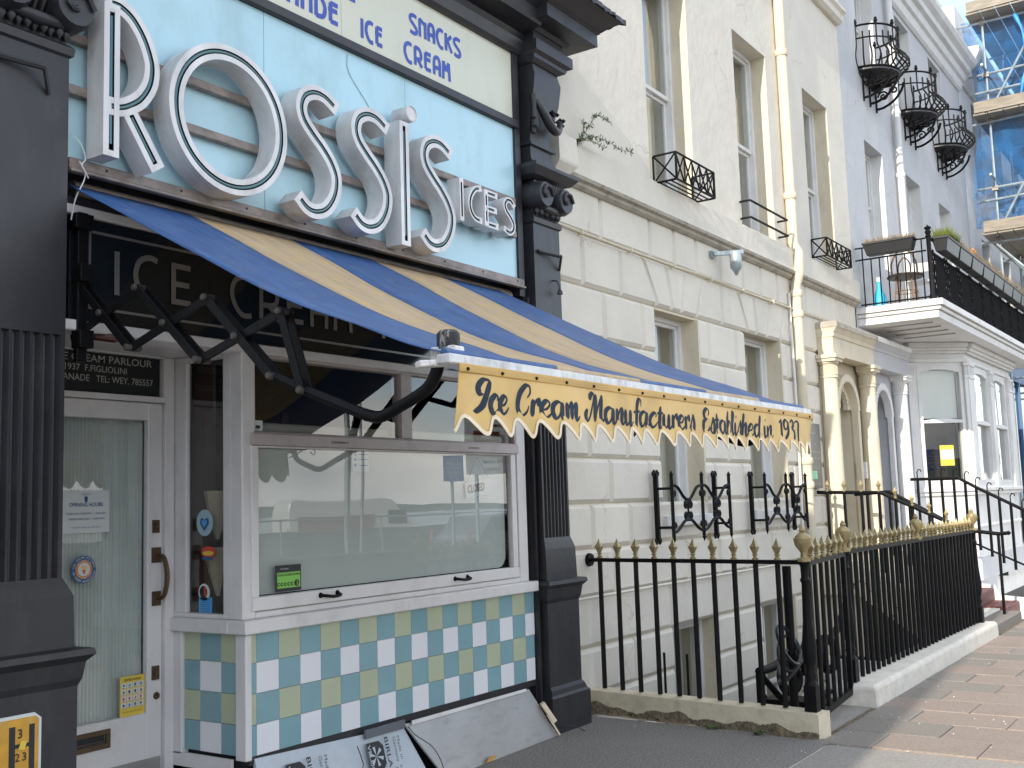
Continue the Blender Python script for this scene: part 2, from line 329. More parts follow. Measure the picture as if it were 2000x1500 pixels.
def catmull(P, n=8, closed=False):
    P = [Vector(p) for p in P]; k = len(P); o = []
    if k < 3: return P
    for i in range(k if closed else k - 1):
        if closed: a, b, c, d = P[i - 1], P[i], P[(i + 1) % k], P[(i + 2) % k]
        else: a, b, c, d = P[max(i - 1, 0)], P[i], P[i + 1], P[min(i + 2, k - 1)]
        for j in range(n):
            t = j / n; o.append(.5 * ((2 * b) + (c - a) * t + (2 * a - 5 * b + 4 * c - d) * t * t + (3 * b - a - 3 * c + d) * t ** 3))
    if not closed: o.append(P[-1])
    return o
def ribbon(mb, pts, wf, y, t=.0015, fn=None):
    """flat painted stroke: pts (x,z), wf(i, dir)->width; facing -Y at depth y"""
    n = len(pts); Lp = []; Rp = []
    for i, p in enumerate(pts):
        d = (pts[min(i + 1, n - 1)] - pts[max(i - 1, 0)]).normalized(); nn = Vector((-d.y, d.x)); w = wf(i, d, n) / 2
        Lp.append(p + nn * w); Rp.append(p - nn * w)
    for i in range(n - 1):
        q = [Lp[i], Rp[i], Rp[i + 1], Lp[i + 1]]
        mb.poly([(a.x, (fn(a.x, a.y) if fn else y) - t, a.y) for a in q])
    return mb
def text_mb(mb, s, x, z, h, width=None, y=0, plane='front', bold=0, align='LEFT', shear=0, fn=None, t=.002, X=None, mirror=False):
    """Blender's own font as flat letters; h = cap height; width = squeeze to this width"""
    cu = bpy.data.curves.new('t', 'FONT'); cu.body = s; cu.size = 1; cu.offset = bold; cu.shear = shear; cu.resolution_u = 3
    ob = bpy.data.objects.new('t', cu); COL.objects.link(ob)
    dg = bpy.context.evaluated_depsgraph_get(); me = bpy.data.meshes.new_from_object(ob.evaluated_get(dg))
    vs = [v.co.copy() for v in me.vertices]; fs = [tuple(p.vertices) for p in me.polygons]
    bpy.data.objects.remove(ob); bpy.data.curves.remove(cu); bpy.data.meshes.remove(me)
    if not vs: return mb
    x0 = min(v.x for v in vs); x1 = max(v.x for v in vs); k = h / .70; kx = (width / (x1 - x0)) if width else k
    off = {'LEFT': 0, 'CENTER': -(x1 - x0) * kx / 2, 'RIGHT': -(x1 - x0) * kx}[align]
    o = []
    for v in vs:
        a = (v.x - x0) * kx + off
        if mirror: a = -a
        b = v.y * k
        if plane == 'front': o.append((x + a, (fn(x + a, z + b) if fn else y) - t, z + b))
        elif plane == 'side': o.append((X - t, x - a, z + b))      # faces -X ; x is Y start
    return mb.add(o, fs)

# ------------------------------------------------------------------ window helper
def sash(parent, x0, x1, z0, z1, y, zm, mat=None, curtain='net', name='window', bars=False, fw=.05, panemat=None, label=None):
    """sliding sash window in plane y; frame > sash, pane, curtain"""
    mat = mat or BWHITE; fr = MB()
    fr.box(x0, x0 + fw, y - .02, y + .10, z0, z1).box(x1 - fw, x1, y - .02, y + .10, z0, z1).box(x0 + fw, x1 - fw, y - .018, y + .10, z1 - fw, z1).box(x0 + fw, x1 - fw, y - .04, y + .10, z0, z0 + fw)
    w = fr.build(name, mat, parent, label=label, bevel=.004)
    a, b = x0 + fw, x1 - fw
    for (u0, u1, yy) in ((zm, z1 - fw, y + .012), (z0 + fw, zm, y + .05)):
        s = MB(); t = .035
        s.box(a, a + t, yy, yy + .03, u0, u1).box(b - t, b, yy, yy + .03, u0, u1).box(a + t, b - t, yy, yy + .03, u0, u0 + t + .01).box(a + t, b - t, yy, yy + .03, u1 - t, u1)
        if bars: m_ = (a + b) / 2; s.box(m_ - .011, m_ + .011, yy + .002, yy + .028, u0 + t, u1 - t)
        so = s.build('sash', mat, w, bevel=.003)
        MB().poly([(a + t, yy + .015, u0 + t), (b - t, yy + .015, u0 + t), (b - t, yy + .015, u1 - t), (a + t, yy + .015, u1 - t)]).build('pane', panemat or GLASS2, w)
    # little horns on the upper sash
    if curtain:
        def cf(u, v, s0=a, s1=b): return (s0 + (s1 - s0) * u, y + .2 + .018 * math.sin(u * (s1 - s0) * 75) + .006 * math.sin(u * 31 + v * 3), z0 + .06 + (z1 - z0 - .1) * v)
        if curtain == 'net': MB().grid(lambda u, v: cf(u, v), 60, 4).build('curtain', CURT, w, smooth=60)
        elif curtain == 'side':
            MB().grid(lambda u, v: cf(u, v, a + (b - a) * .42, b), 40, 4).build('curtain', CURT, w, smooth=60)
        elif curtain == 'blind':
            MB().box(a, b, y + .14, y + .145, z0 + (z1 - z0) * .4, z1 - fw).build('blind', CURT, w)
    return w

def wall_holes(mb, x0, x1, z0, z1, holes, y, t):
    xs = sorted({x0, x1, *[h[0] for h in holes], *[h[1] for h in holes]}); zs = sorted({z0, z1, *[h[2] for h in holes], *[h[3] for h in holes]})
    for i in range(len(xs) - 1):
        for j in range(len(zs) - 1):
            cx, cz = (xs[i] + xs[i + 1]) / 2, (zs[j] + zs[j + 1]) / 2
            if any(h[0] < cx < h[1] and h[2] < cz < h[3] for h in holes): continue
            for yy in (y, y + t): mb.poly([(xs[i], yy, zs[j]), (xs[i + 1], yy, zs[j]), (xs[i + 1], yy, zs[j + 1]), (xs[i], yy, zs[j + 1])])
    for a, b, c, d in holes:
        mb.poly([(a, y, c), (a, y + t, c), (a, y + t, d), (a, y, d)]); mb.poly([(b, y, c), (b, y + t, c), (b, y + t, d), (b, y, d)])
        mb.poly([(a, y, c), (b, y, c), (b, y + t, c), (a, y + t, c)]); mb.poly([(a, y, d), (b, y, d), (b, y + t, d), (a, y + t, d)])
    return mb
def shell(mb, x0, x1, y0, y1, z0, z1, open_front=True):
    """side walls, back wall, floor and roof behind a facade"""
    t = .1
    mb.box(x0, x0 + t, y0, y1, z0, z1).box(x1 - t, x1, y0, y1, z0, z1).box(x0 + t, x1 - t, y1 - t, y1, z0, z1).box(x0 + t, x1 - t, y0, y1 - t, z1 - t, z1).box(x0 + t, x1 - t, y0, y1 - t, z0, z0 + t)
    return mb

# ================================================================== SETTING
def struct(o): o['kind'] = 'structure'; return o
struct(MB().poly([(-600, -30, -.35), (900, -30, -.35), (900, 600, -3.2), (-600, 600, -3.2)]).build('ground', CONC)) if False else None
# ground sheets (light well left open behind the railings)
g = MB()
g.poly([(-14, -1.84, 0), (7.2, -1.84, 0), (7.2, .3, 0), (-14, .3, 0)])
struct(g.build('asphalt_forecourt', ASPH))
g = MB(); g.poly([(-14, -5.4, -.006), (7.08, -5.4, -.006), (7.08, -1.84, -.006), (-14, -1.84, -.006)])
struct(g.build('pavement', CONC))
g = MB(); g.poly([(7.08, -5.4, -.012), (60, -5.4, -.012), (60, -1.72, -.012), (7.08, -1.72, -.012)])
pave = struct(g.build('paving', DIRT))
g = MB(); g.poly([(60, -5.4, -.012), (120, -5.4, -.012), (120, 2, -.012), (60, 2, -.012)]); struct(g.build('far_pavement', CONC))
g = MB(); g.poly([(-60, -14, -.13), (120, -14, -.13), (120, -5.5, -.13), (-60, -5.5, -.13)]); struct(g.build('road', ASPH))
g = MB(); g.box(-60, 120, -5.52, -5.4, -.3, 0.0); struct(g.build('kerb', CONC))
g = MB(); g.poly([(-60, -40, -.02), (120, -40, -.02), (120, -14, -.02), (-60, -14, -.02)]); struct(g.build('promenade', CONC))
g = MB(); g.poly([(-1500, -2500, -2.5), (2500, -2500, -2.5), (2500, -40, -2.5), (-1500, -40, -2.5)]); struct(g.build('sea', SEA))
g = MB(); g.poly([(-900, -.0, -3.4), (1200, 0, -3.4), (1200, 900, -3.4), (-900, 900, -3.4)]); struct(g.build('ground', CONC))
def hillf(u, v):
    x = -200 + 1500 * u; h = 8 + 9 * math.sin(u * 5 + .5) + 3 * math.sin(u * 19) + 1.2 * math.sin(u * 71)
    return (x, -520 - 260 * v, -3 + max(0, h) * 1.5 * math.sin(min(1, v * 1.3 + .02) * PI / 2))
struct(MB().grid(hillf, 120, 5).build('hills', HILL, smooth=60))

# paving slabs, one object each (two alternating columns), small ones nearest the plinth grey
slabmesh = {}
def slab(x0, x1, y0, y1, mat, key):
    w = round(x1 - x0, 3); d = round(y1 - y0, 3); k = (w, d, mat.name)
    if k not in slabmesh:
        m = MB(); g2 = .004; c = .006
        a, b, e, f = g2, w - g2, g2, d - g2
        m.add([(a, e, -.02), (b, e, -.02), (b, f, -.02), (a, f, -.02), (a, e, -c), (b, e, -c), (b, f, -c), (a, f, -c), (a + c, e + c, 0), (b - c, e + c, 0), (b - c, f - c, 0), (a + c, f - c, 0)],
              [(0, 1, 5, 4), (1, 2, 6, 5), (2, 3, 7, 6), (3, 0, 4, 7), (4, 5, 9, 8), (5, 6, 10, 9), (6, 7, 11, 10), (7, 4, 8, 11), (8, 9, 10, 11)])
        o = m.build('paving_slab', mat, None); slabmesh[k] = o.data
    else:
        o = bpy.data.objects.new('paving_slab', slabmesh[k]); COL.objects.link(o)
    o.location = (x0, y0, random.uniform(-.0015, .0025)); o.parent = pave; o.rotation_euler = (random.uniform(-.002, .002), random.uniform(-.002, .002), 0)
xx = 7.10; ci = 0
while xx < 21:
    w = .45; y = -1.77 if ci % 2 else -2.10
    if not ci % 2: slab(xx, xx + w, -2.10, -1.77, SLABG if ci < 10 or random.random() < .2 else SLABR, 0)
    while y > -4.6:
        mat = SLABG if (y > -2.2 and ci % 4 == 1 and ci < 14) or random.random() < .03 else SLABR
        slab(xx, xx + w, y - .64, y, mat, 0); y -= .64
    xx += w; ci += 1
m = MB()
for i in range(150):
    x = random.uniform(4.5, 14); y = random.uniform(-4, -.1); r = random.uniform(.002, .005)
    if x > 7.1 and y > -1.75: continue
    m.lathe([(r, .0), (r * .8, .004), (r * .3, .006)], (x, y, .001), 5)
m.build('pavement_grit', PAPER, kind='stuff')

# ================================================================== UNSEEN HOUSE TO THE LEFT (added to shade the shop front and awning)
nb = thing('unseen_shade_house', 'unseen tall house added left of the ice cream shop to shade it', 'house', (-8, 0, 0))
m = MB(); wall_holes(m, -14, -4, 0, 9.0, [(-12.5, -11.3, 1, 3), (-9.6, -8.4, 1, 3), (-6.8, -5.6, 1, 3), (-12.5, -11.3, 4.5, 6.8), (-9.6, -8.4, 4.5, 6.8), (-6.8, -5.6, 4.5, 6.8)], -3.0, .2)
m.box(-4.1, -4, -2.8, 8, 0, 9.0).box(-14, -13.9, -2.8, 8, 0, 9).box(-13.9, -4.1, 7.9, 8, 0, 9).box(-14, -4, -2.8, 8, 9.0, 9.1)
m.build('wall', GREYW, nb)
m = MB()
for x in (-12.5, -9.6, -6.8):
    for z, h in ((1, 2), (4.5, 2.3)): m.box(x, x + 1.2, -2.9, -2.88, z, z + h)
each(m, 'window', DARKSIGN, nb)

# ================================================================== THE ICE CREAM SHOP
shop = thing('ice_cream_parlour', 'ice cream parlour with black pilasters, pale blue fascia and checked tiles under its window', 'shop', (4.5, 0, 0))
def P(mb, name, mat, **k): return mb.build(name, mat, shop, **k)
# masonry body
m = MB(); shell(m, 2.2, 7.1, .25, 6, -.05, 5.4)
m.box(2.3, 6.6, .2, .3, 3.2, 5.3); m.box(6.46, 6.95, .16, .3, 0, 3.3); P(m, 'wall', BLACK)
m = MB(); m.box(2.32, 6.45, 3.4, 3.5, .05, 3.1).box(2.32, 6.45, .68, 3.4, 3.06, 3.1).box(2.32, 6.45, .7, 3.4, .05, .1); P(m, 'interior', DARK)
m = MB(); m.box(4.2, 6.0, 3.2, 3.38, .1, 2.0).box(4.2, 4.3, 1.5, 3.1, .1, 2.6).box(5.3, 5.36, 1.3, 2.3, .1, 2.3); each(m, 'interior_shelf', WARM, shop)
# fascia panels
for a, b in ((2.76, 3.955), (3.959, 5.153), (5.157, 6.372)): P(MB().box(a, b, .0, .02, 3.22, 4.35), 'fascia_panel', BLUEPANEL, label='pale blue fascia panel')
for a, b in ((2.76, 4.568), (4.572, 6.385)): P(MB().box(a, b, -.004, .02, 4.415, 4.93), 'fascia_panel', CREAMPANEL, label='cream fascia panel with blue lettering')
P(MB().box(2.72, 6.42, -.035, .02, 4.352, 4.413), 'fascia_divider', BLACK, bevel=.006)
P(MB().box(2.70, 2.758, -.02, .03, 3.02, 4.35), 'fascia_edge_trim', PINKP)
m = MB(); m.box(6.374, 6.44, -.02, .2, 3.1, 4.93); P(m, 'fascia_edge_board', BLACK)
m = MB(); m.box(2.76, 6.40, -.045, -.001, 3.168, 3.218); m.box(2.76, 6.40, -.06, -.02, 3.150, 3.167)
P(m, 'fascia_bottom_trim', RAILM, bevel=.004)
m = MB()
for i in range(9): m.lathe([(.007, -.046), (.005, -.05)], (2.95 + i * .42, 0, 3.195), 6, 'y')
each(m, 'screw', LETDARK, shop)
m = MB(); m.box(2.74, 6.44, .12, .2, 3.0, 3.2); m.box(2.74, 2.76, -.02, .15, 3.0, 3.16); P(m, 'awning_recess', LETDARK)
m = MB(); m.lathe([(.05, 0), (.05, 3.5)], (2.84, .07, 3.10), 10, 'x'); P(m, 'awning_roller', RAILM, smooth=40)
P(MB().box(2.76, 6.44, -.01, .12, 2.972, 3.015), 'sign_top_trim', WHITEP, bevel=.004)
P(MB().box(2.76, 6.44, .0, .1, 3.017, 3.05), 'sign_top_board', BLACK)
P(MB().box(2.80, 6.44, .012, .05, 2.492, 2.97), 'sign_glass', DARKSIGN)
m = MB()
for z in (2.905, 2.552): m.box(2.90, 6.36, .008, .0115, z, z + .012)
for x in (2.90, 6.35): m.box(x, x + .01, .008, .0115, 2.565, 2.904)
each(m, 'sign_border_line', SILVER, shop)
P(MB().box(2.76, 6.44, -.02, .13, 2.440, 2.488), 'sign_bottom_trim', WHITEP, bevel=.005)
P(MB().box(2.30, 3.90, .13, .68, 2.462, 2.484), 'porch_soffit', WHITEP)

# ---- monoline deco capitals
DECO = {
 'S': ([[(.95, .95), (.55, 1), (.12, .9), (.1, .68), (.5, .5), (.9, .3), (.88, .08), (.5, 0), (.05, .06)]], 1.0),
 'N': ([[(.1, 0), (.1, 1)], [(.1, 1), (.85, .78)], [(.85, 0), (.85, .95)]], .95),
 'A': ([[(.1, 0), (.1, .7), (.25, .95), (.5, 1.0), (.72, .95), (.85, .7), (.85, 0)], [(.1, .42), (.85, .42)], [(.8, .66), (1.0, .66)]], .95),
 'C': ([[(.95, .95), (.6, 1), (.2, .85), (.08, .5), (.3, .15), (.6, .0), (.95, .02)]], 1.0),
 'K': ([[(.1, 0), (.1, 1)], [(.9, .95), (.15, .52)], [(.35, .6), (.95, 0)]], 1.0),
 'I': ([[(.15, 0), (.15, 1)]], .3),
 'E': ([[(.85, .93), (.15, .93)], [(.15, .93), (.15, .07)], [(.15, .07), (.85, .07)], [(-.05, .62), (.8, .62)], ], .9),
 'R': ([[(.1, 0), (.1, 1)], [(.1, .97), (.6, .95), (.85, .72), (.75, .42), (.1, .36)], [(.45, .38), (.95, 0)]], 1.0),
 'M': ([[(.08, 0), (.14, 1)], [(.14, 1), (.5, .5)], [(.5, .5), (.86, 1)], [(.86, 1), (.95, 0)]], 1.05),
 'D': ([[(.1, .0), (.1, 1)], [(.1, .97), (.6, .92), (.92, .55), (.75, .12), (.1, .03)]], 1.0),
 'H': ([[(.1, 0), (.1, 1)], [(.85, 0), (.85, 1)], [(.1, .6), (.85, .6)]], .95),
 'P': ([[(.1, 0), (.1, 1)], [(.1, .97), (.6, .95), (.85, .7), (.7, .45), (.1, .4)]], .95),
 'L': ([[(.1, 1), (.1, .05)], [(.1, .05), (.8, .05)]], .85),
 'O': ([[(.5, 1), (.12, .82), (.05, .5), (.15, .15), (.5, 0), (.85, .15), (.95, .5), (.88, .82), (.5, 1)]], 1.0),
 'U': ([[(.1, 1), (.1, .3), (.3, .02), (.7, .02), (.9, .3), (.9, 1)]], 1.0),
}
def deco(dst, s, x0, x1, z, h, w, y, gap=.28, mat=None):
    tot = sum(DECO[c][1] + gap for c in s if c != ' ') + sum(.8 for c in s if c == ' ') - gap
    k = (x1 - x0) / tot; x = x0; q = 0
    for c in s:
        if c == ' ': x += .8 * k; continue
        mb = MB()
        for st in DECO[c][0]:
            pts = [Vector((x + a * k, z + b * h)) for a, b in st]
            if len(pts) > 2: pts = [Vector((p.x, p.y)) for p in catmull([(p.x, p.y, 0) for p in pts], 6)]
            ribbon(mb, pts, lambda i, d, n: w, y, t=.001 + .0003 * (q % 5)); q += 1
        mb.build('letter', mat or BLUELET, dst)
        x += (DECO[c][1] + gap) * k
cp = [o for o in shop.children if o.get('label') == 'cream fascia panel with blue lettering']
CW = .027
deco(cp[1], 'ICE', 4.742, 4.942, 4.478, .125, CW, -.005); deco(cp[1], 'CREAM', 5.15, 5.632, 4.473, .125, CW, -.005)
deco(cp[1], 'SNACKS', 5.212, 5.755, 4.684, .123, CW, -.005)
deco(cp[1], 'E', 4.60, 4.70, 4.683, .125, CW, -.005)
deco(cp[0], 'ANDE', 4.13, 4.545, 4.478, .13, .029, -.005); deco(cp[0], 'ESPL', 3.68, 4.08, 4.478, .13, .029, -.005)
DECO['E'] = ([[(.85, .93), (.12, .93)], [(.12, 1), (.12, 0)], [(.12, .07), (.85, .07)], [(.12, .5), (.8, .5)]], .9)
deco(shop, 'ICE', 3.025, 3.475, 2.634, .207, .028, .0075, gap=.5, mat=SILVER)
deco(shop, 'CREAM', 3.722, 4.64, 2.634, .207, .028, .0075, gap=.3, mat=SILVER); deco(shop, 'PARLOUR', 4.90, 6.12, 2.634, .207, .028, .0075, gap=.35, mat=SILVER)

# ---- pilasters, each with carved capital and console
def pilaster(x0, w, lab):
    x1 = x0 + w; yb = .2; pm = MB()
    T = [(0, x0 - .02, x1 + .14, -.11), (.245, x0 - .02, x1 + .14, -.11), (.262, x0, x1 + .12, -.095), (.295, x0 + .005, x1 + .10, -.09), (.32, x0 + .005, x1 + .075, -.078),
         (.90, x0 + .005, x1 + .075, -.078), (.93, x0 - .015, x1 + .09, -.09), (1.0, x0 - .02, x1 + .10, -.1), (1.03, x0 - .04, x1 + .13, -.13), (1.055, x0 - .035, x1 + .125, -.125),
         (1.065, x0, x1 + .055, -.085), (1.28, x0, x1 + .05, -.08), (1.33, x0, x1 + .02, -.075), (1.36, x0, x1, -.07)]
    pm.tiers(T, yb)
    s = pm.build('pilaster', BLACK, shop, label=lab)
    # fluted shaft
    prof = [(x0, yb), (x0, -.07)]; nf = 7; fw = (w - .03) / nf
    for i in range(nf):
        a = x0 + .015 + i * fw
        for q in range(7):
            t = q / 6; prof.append((a + fw * (.1 + .8 * t), -.07 + .030 * math.sin(PI * t)))
    prof += [(x1, -.07), (x1, yb)]
    MB().prism(prof, 1.36, 2.40, 'xy').build('fluted_shaft', BLACK, s)
    MB().tiers([(2.40, x0, x1, -.071), (3.655, x0, x1, -.071), (3.665, x0 - .01, x1 + .015, -.085), (3.70, x0 - .015, x1 + .02, -.09), (3.715, x0, x1 + .0, -.075)], yb).build('shaft', BLACK, s)
    m = MB(); m.tiers([(3.715, x0 + .01, x1 - .01, -.07), (3.985, x0 + .02, x1 - .02, -.08)], yb)
    for cxx in (x0 + .045, x1 - .03):      # volutes
        m.lathe([(.09, -.17), (.105, -.13), (.105, -.02), (.09, .1)], (cxx, 0, 3.865), 16, 'y')
        sp = [(cxx + (.085 - .011 * k) * math.cos(k * .8), -.178, 3.865 + (.085 - .011 * k) * math.sin(k * .8)) for k in range(8)]
        m.tube(sp, .014, 6)
    m.tube([(x0 + .0, -.10, 3.79), (x0 + w * .5, -.12, 3.77), (x1, -.10, 3.79)], [.02, .03, .02], 8)
    for i in range(9): m.lathe([(.0, -.03), (.022, 0), (.016, .03)], (x0 + .03 + i * (w - .06) / 8, -.085 - .01 * (i % 2), 3.745), 6, 'z')
    for i in range(6): m.tube([(x0 + .1 + i * .035, -.09, 3.82), (x0 + .105 + i * .035, -.13, 3.91), (x0 + .11 + i * .035, -.15, 3.96)], [.012, .018, .008], 6)
    m.build('capital', BLACK, s, smooth=50)
    m = MB(); m.tiers([(3.988, x0 - .02, x1 + .02, -.09), (4.01, x0 - .05, x1 + .1, -.13), (4.065, x0 - .08, x1 + .16, -.17), (4.09, x0 - .08, x1 + .16, -.17), (4.095, x0, x1 + .05, -.10), (4.11, x0, x1 + .04, -.10), (4.14, x0, x1 + .0, -.075), (4.18, x0, x1 - .06, -.07), (4.24, x0, x1 - .10, -.07), (4.25, x0 - .02, x1 - .03, -.09), (4.275, x0 - .02, x1 - .02, -.09), (4.28, x0, x1 - .08, -.07)], yb)
    m.build('abacus', BLACK, s)
    m = MB(); m.tiers([(4.28, x0, x1 - .09, -.07), (4.40, x0, x1 - .07, -.075), (4.62, x0, x1 - .0, -.11), (4.78, x0, x1 + .01, -.13), (4.87, x0, x1 - .01, -.11)], yb)
    sw = catmull([(x0 + .01, -.13, 4.58), (x0 + .06, -.15, 4.50), (x0 + .17, -.16, 4.40), (x0 + .27, -.15, 4.40), (x1 - .03, -.14, 4.50)], 5)
    m.tube(sw, [.018 + .018 * math.sin(PI * i / (len(sw) - 1)) for i in range(len(sw))], 8)
    for i in range(14):
        m.lathe([(.0, -.02), (.02, 0), (.0, .02)], (x0 + .16 + random.uniform(0, .17), -.15 + random.uniform(-.02, .01), 4.47 + random.uniform(-.03, .06)), 6)
    m.tube([(x0 + .0, -.11, 4.62), (x0 - .01, -.12, 4.52), (x0 + .01, -.11, 4.40), (x0, -.1, 4.33)], [.03, .02, .035, .02], 8)
    for i in range(6): m.lathe([(0, -.025), (.024, 0), (0, .025)], (x0 - .005 + random.uniform(-.02, .03), -.12, 4.36 + i * .015), 6)
    m.build('console', BLACK, s, smooth=50)
    m = MB(); m.tiers([(4.87, x0 - .01, x1 - .0, -.12), (4.90, x0 - .03, x1 + .06, -.15), (4.93, x0 - .03, x1 + .08, -.15), (4.95, x0 - .04, x1 + .12, -.18), (5.03, x0 - .04, x1 + .12, -.18), (5.04, x0 - .0, x1 + .04, -.13), (5.12, x0, x1 + .06, -.13)], yb)
    m.build('console_cap', BLACK, s)
    return s
pilaster(6.50, .355, 'black fluted pilaster at the right end of the shopfront')
pilaster(2.375, .36, 'black fluted pilaster left of the shop door')
# cornice
m = MB(); m.tiers([(4.93, 2.2, 6.50, -.03), (4.955, 2.2, 6.50, -.05), (5.03, 2.2, 6.50, -.07), (5.04, 2.2, 6.50, -.02), (5.10, 2.2, 6.50, -.05), (5.13, 2.2, 6.5, -.20), (5.17, 2.2, 6.5, -.22), (5.23, 2.2, 6.5, -.22), (5.25, 2.2, 6.5, -.25), (5.34, 2.2, 6.5, -.38), (5.42, 2.2, 6.5, -.42), (5.45, 2.2, 6.5, -.30)], .3)
P(m, 'cornice', BLACK)
for a, b in ((6.45, 7.0), (2.2, 2.85)):
    m = MB(); m.tiers([(5.12, a + .02, b - .05, -.14), (5.15, a, b - .02, -.16), (5.155, a - .03, b + .15, -.31), (5.25, a - .03, b + .15, -.31), (5.262, a - .03, b + .17, -.33), (5.275, a - .03, b + .165, -.325), (5.31, a - .04, b + .22, -.38), (5.36, a - .05, b + .30, -.46), (5.38, a - .05, b + .31, -.47), (5.42, a, b + .1, -.3), (5.46, a, b, -.1)], .3)
    P(m, 'cornice_block', BLACK)
m = MB(); top = []; xq = 6.40
while xq < 7.33: top.append((xq, -.478 + random.uniform(-.012, .006))); xq += .035
top.append((7.325, -.48)); yq = -.46
while yq < .1: top.append((7.318 + random.uniform(-.012, .012), yq)); yq += .04
vs_ = [(a, b, 5.384) for a, b in top] + [(a + random.uniform(-.004, .004), b, 5.352 + random.uniform(-.014, .012)) for a, b in top] + [(min(a, 7.25), max(b, -.25) + .05, 5.43) for a, b in top]; nq = len(top)
m.add(vs_, [(i, i + 1, nq + i + 1, nq + i) for i in range(nq - 1)] + [(i, i + 1, 2 * nq + i + 1, 2 * nq + i) for i in range(nq - 1)]); P(m, 'lead_flashing', BLACK)
for x, z in ((2.56, 3.55), (6.76, 3.44)):
    h = MB().tube([(x - .22, -.08, z + .01), (x - .1, -.10, z + .005), (x + .02, -.13, z)], .014, 6).tube([(x + .02, -.13, z), (x + .05, -.1, z - .05), (x + .075, -.075, z - .09)], .01, 5).build('wall_hook', BLACK, loc=(x, -.08, z))
    tag(h, 'bent black iron hook on the left pilaster below its scroll' if x < 3 else 'bent black iron hook on the right pilaster beside the word ICES', 'hook')
m = MB().tube([(6.74, -.07, 3.26), (6.745, -.11, 3.25), (6.76, -.12, 3.2)], .006, 5).lathe([(.004, 0), (.02, -.03), (.022, -.05)], (6.76, -.12, 3.2), 8)
tag(m.build('wall_bell', BLACK, loc=(6.76, -.08, 3.2)), 'small black bell shaped fitting hanging on the right pilaster', 'fitting')
# dark jamb between window and right pilaster
m = MB(); m.box(6.44, 6.50, -.0, .2, 0, 3.1).box(6.455, 6.48, -.03, .0, .0, 3.1); P(m, 'jamb', BLACK)

# ---- stall riser with tiles
m = MB(); m.box(3.828, 6.45, .008, .12, .385, .99).box(3.828, 3.95, .12, .56, .385, .99); P(m, 'tile_backing', GROUT)
m = MB(); m.box(3.86, 6.44, .05, .3, 0, .384).box(3.86, 3.9, .3, .56, 0, .384).box(3.83, 6.44, -.0, .05, .345, .384); P(m, 'plinth', BLACK)
tm = {}
def tile(x0, x1, z0, z1, mat, side=False):
    k = (round(x1 - x0, 3), round(z1 - z0, 3), mat.name, side)
    g2 = .0010
    if k not in tm:
        w, h = k[0], k[1]; mb = MB()
        pts = [(g2, g2), (w - g2, g2), (w - g2, h - g2), (g2, h - g2)]; c = .0005
        pin = [(g2 + c, g2 + c), (w - g2 - c, g2 + c), (w - g2 - c, h - g2 - c), (g2 + c, h - g2 - c)]
        if not side: vs = [(a, .008, b) for a, b in pts] + [(a, .001, b) for a, b in pts] + [(a, .0, b) for a, b in pin]
        else: vs = [(.008, a, b) for a, b in pts] + [(.001, a, b) for a, b in pts] + [(0, a, b) for a, b in pin]
        mb.add(vs, [(i, (i + 1) % 4, 4 + (i + 1) % 4, 4 + i) for i in range(4)] + [(4 + i, 4 + (i + 1) % 4, 8 + (i + 1) % 4, 8 + i) for i in range(4)] + [(8, 9, 10, 11)])
        o = mb.build('tile', mat); tm[k] = o.data
    else: o = bpy.data.objects.new('tile', tm[k]); COL.objects.link(o)
    o.parent = shop
    if side: o.location = (3.820 - 4.5, x0, z0)
    else: o.location = (x0 - 4.5, random.uniform(-.0004, .0004), z0)
zs = [.385, .5385, .692, .8455, .992]
xs = [3.845] + [3.880 + i * .1533 for i in range(17)]; xs = [x for x in xs if x < 6.43] + [6.448]
for r in range(4):
    for c in range(len(xs) - 1):
        # row 3 (top) : green first, then teal/green ; row 2: teal first then white
        cc = c
        if r in (3, 1): mat = GREEN if cc % 2 == 0 else TEAL
        else: mat = TEAL if cc % 2 == 0 else WHITE
        tile(xs[c], xs[c + 1], zs[r], zs[r + 1], mat)
ys = [.07, .2, .3635, .489]
for r in range(4):
    for c in range(3):
        if r in (3, 1): mat = GREEN if c % 2 == 0 else TEAL
        else: mat = TEAL if c % 2 == 0 else WHITE
        tile(ys[c], ys[c + 1], zs[r], zs[r + 1], mat, True)
P(MB().box(3.80, 3.842, -.008, .068, .37, .99), 'corner_post', WHITEP, bevel=.003)
P(MB().box(3.80, 3.85, .49, .56, .36, .99), 'side_post', WHITEP, bevel=.003)
m = MB(); m.box(3.86, 3.875, .5, .56, 0, .36).box(3.80, 3.815, .1, .56, .3, .37); P(m, 'side_plinth_board', WHITEP)
m = MB(); m.box(3.77, 6.455, -.045, .09, .995, 1.066); m.box(3.77, 3.85, .09, .59, .995, 1.066); P(m, 'window_sill', WHITEP, bevel=.006)

# ---- shop window frames
m = MB()
m.box(3.79, 3.878, -.0, .09, 1.067, 2.445).box(3.795, 3.87, .091, .15, 1.067, 2.445)           # corner post
m.box(6.29, 6.40, .0, .09, 1.067, 2.44)
m.box(3.878, 6.29, -.002, .09, 1.067, 1.10)
P(m, 'window_frame', WHITEP, bevel=.005)
m = MB(); m.box(3.845, 6.29, -.022, .09, 1.957, 2.018); m.box(3.878, 6.29, .004, .09, 2.018, 2.03).box(3.878, 6.29, .0, .08, 2.425, 2.44).box(5.058, 5.158, .0, .08, 2.03, 2.425).box(6.275, 6.29, .004, .07, 2.03, 2.425).box(3.87, 3.882, .0, .07, 2.03, 2.425)
P(m, 'transom', PINKP, bevel=.003)
m = MB(); m.box(4.42, 4.56, -.024, -.0222, 1.98, 1.992).box(5.70, 5.82, -.024, -.0222, 1.98, 1.992); each(m, 'transom_slot', RAILM, shop)
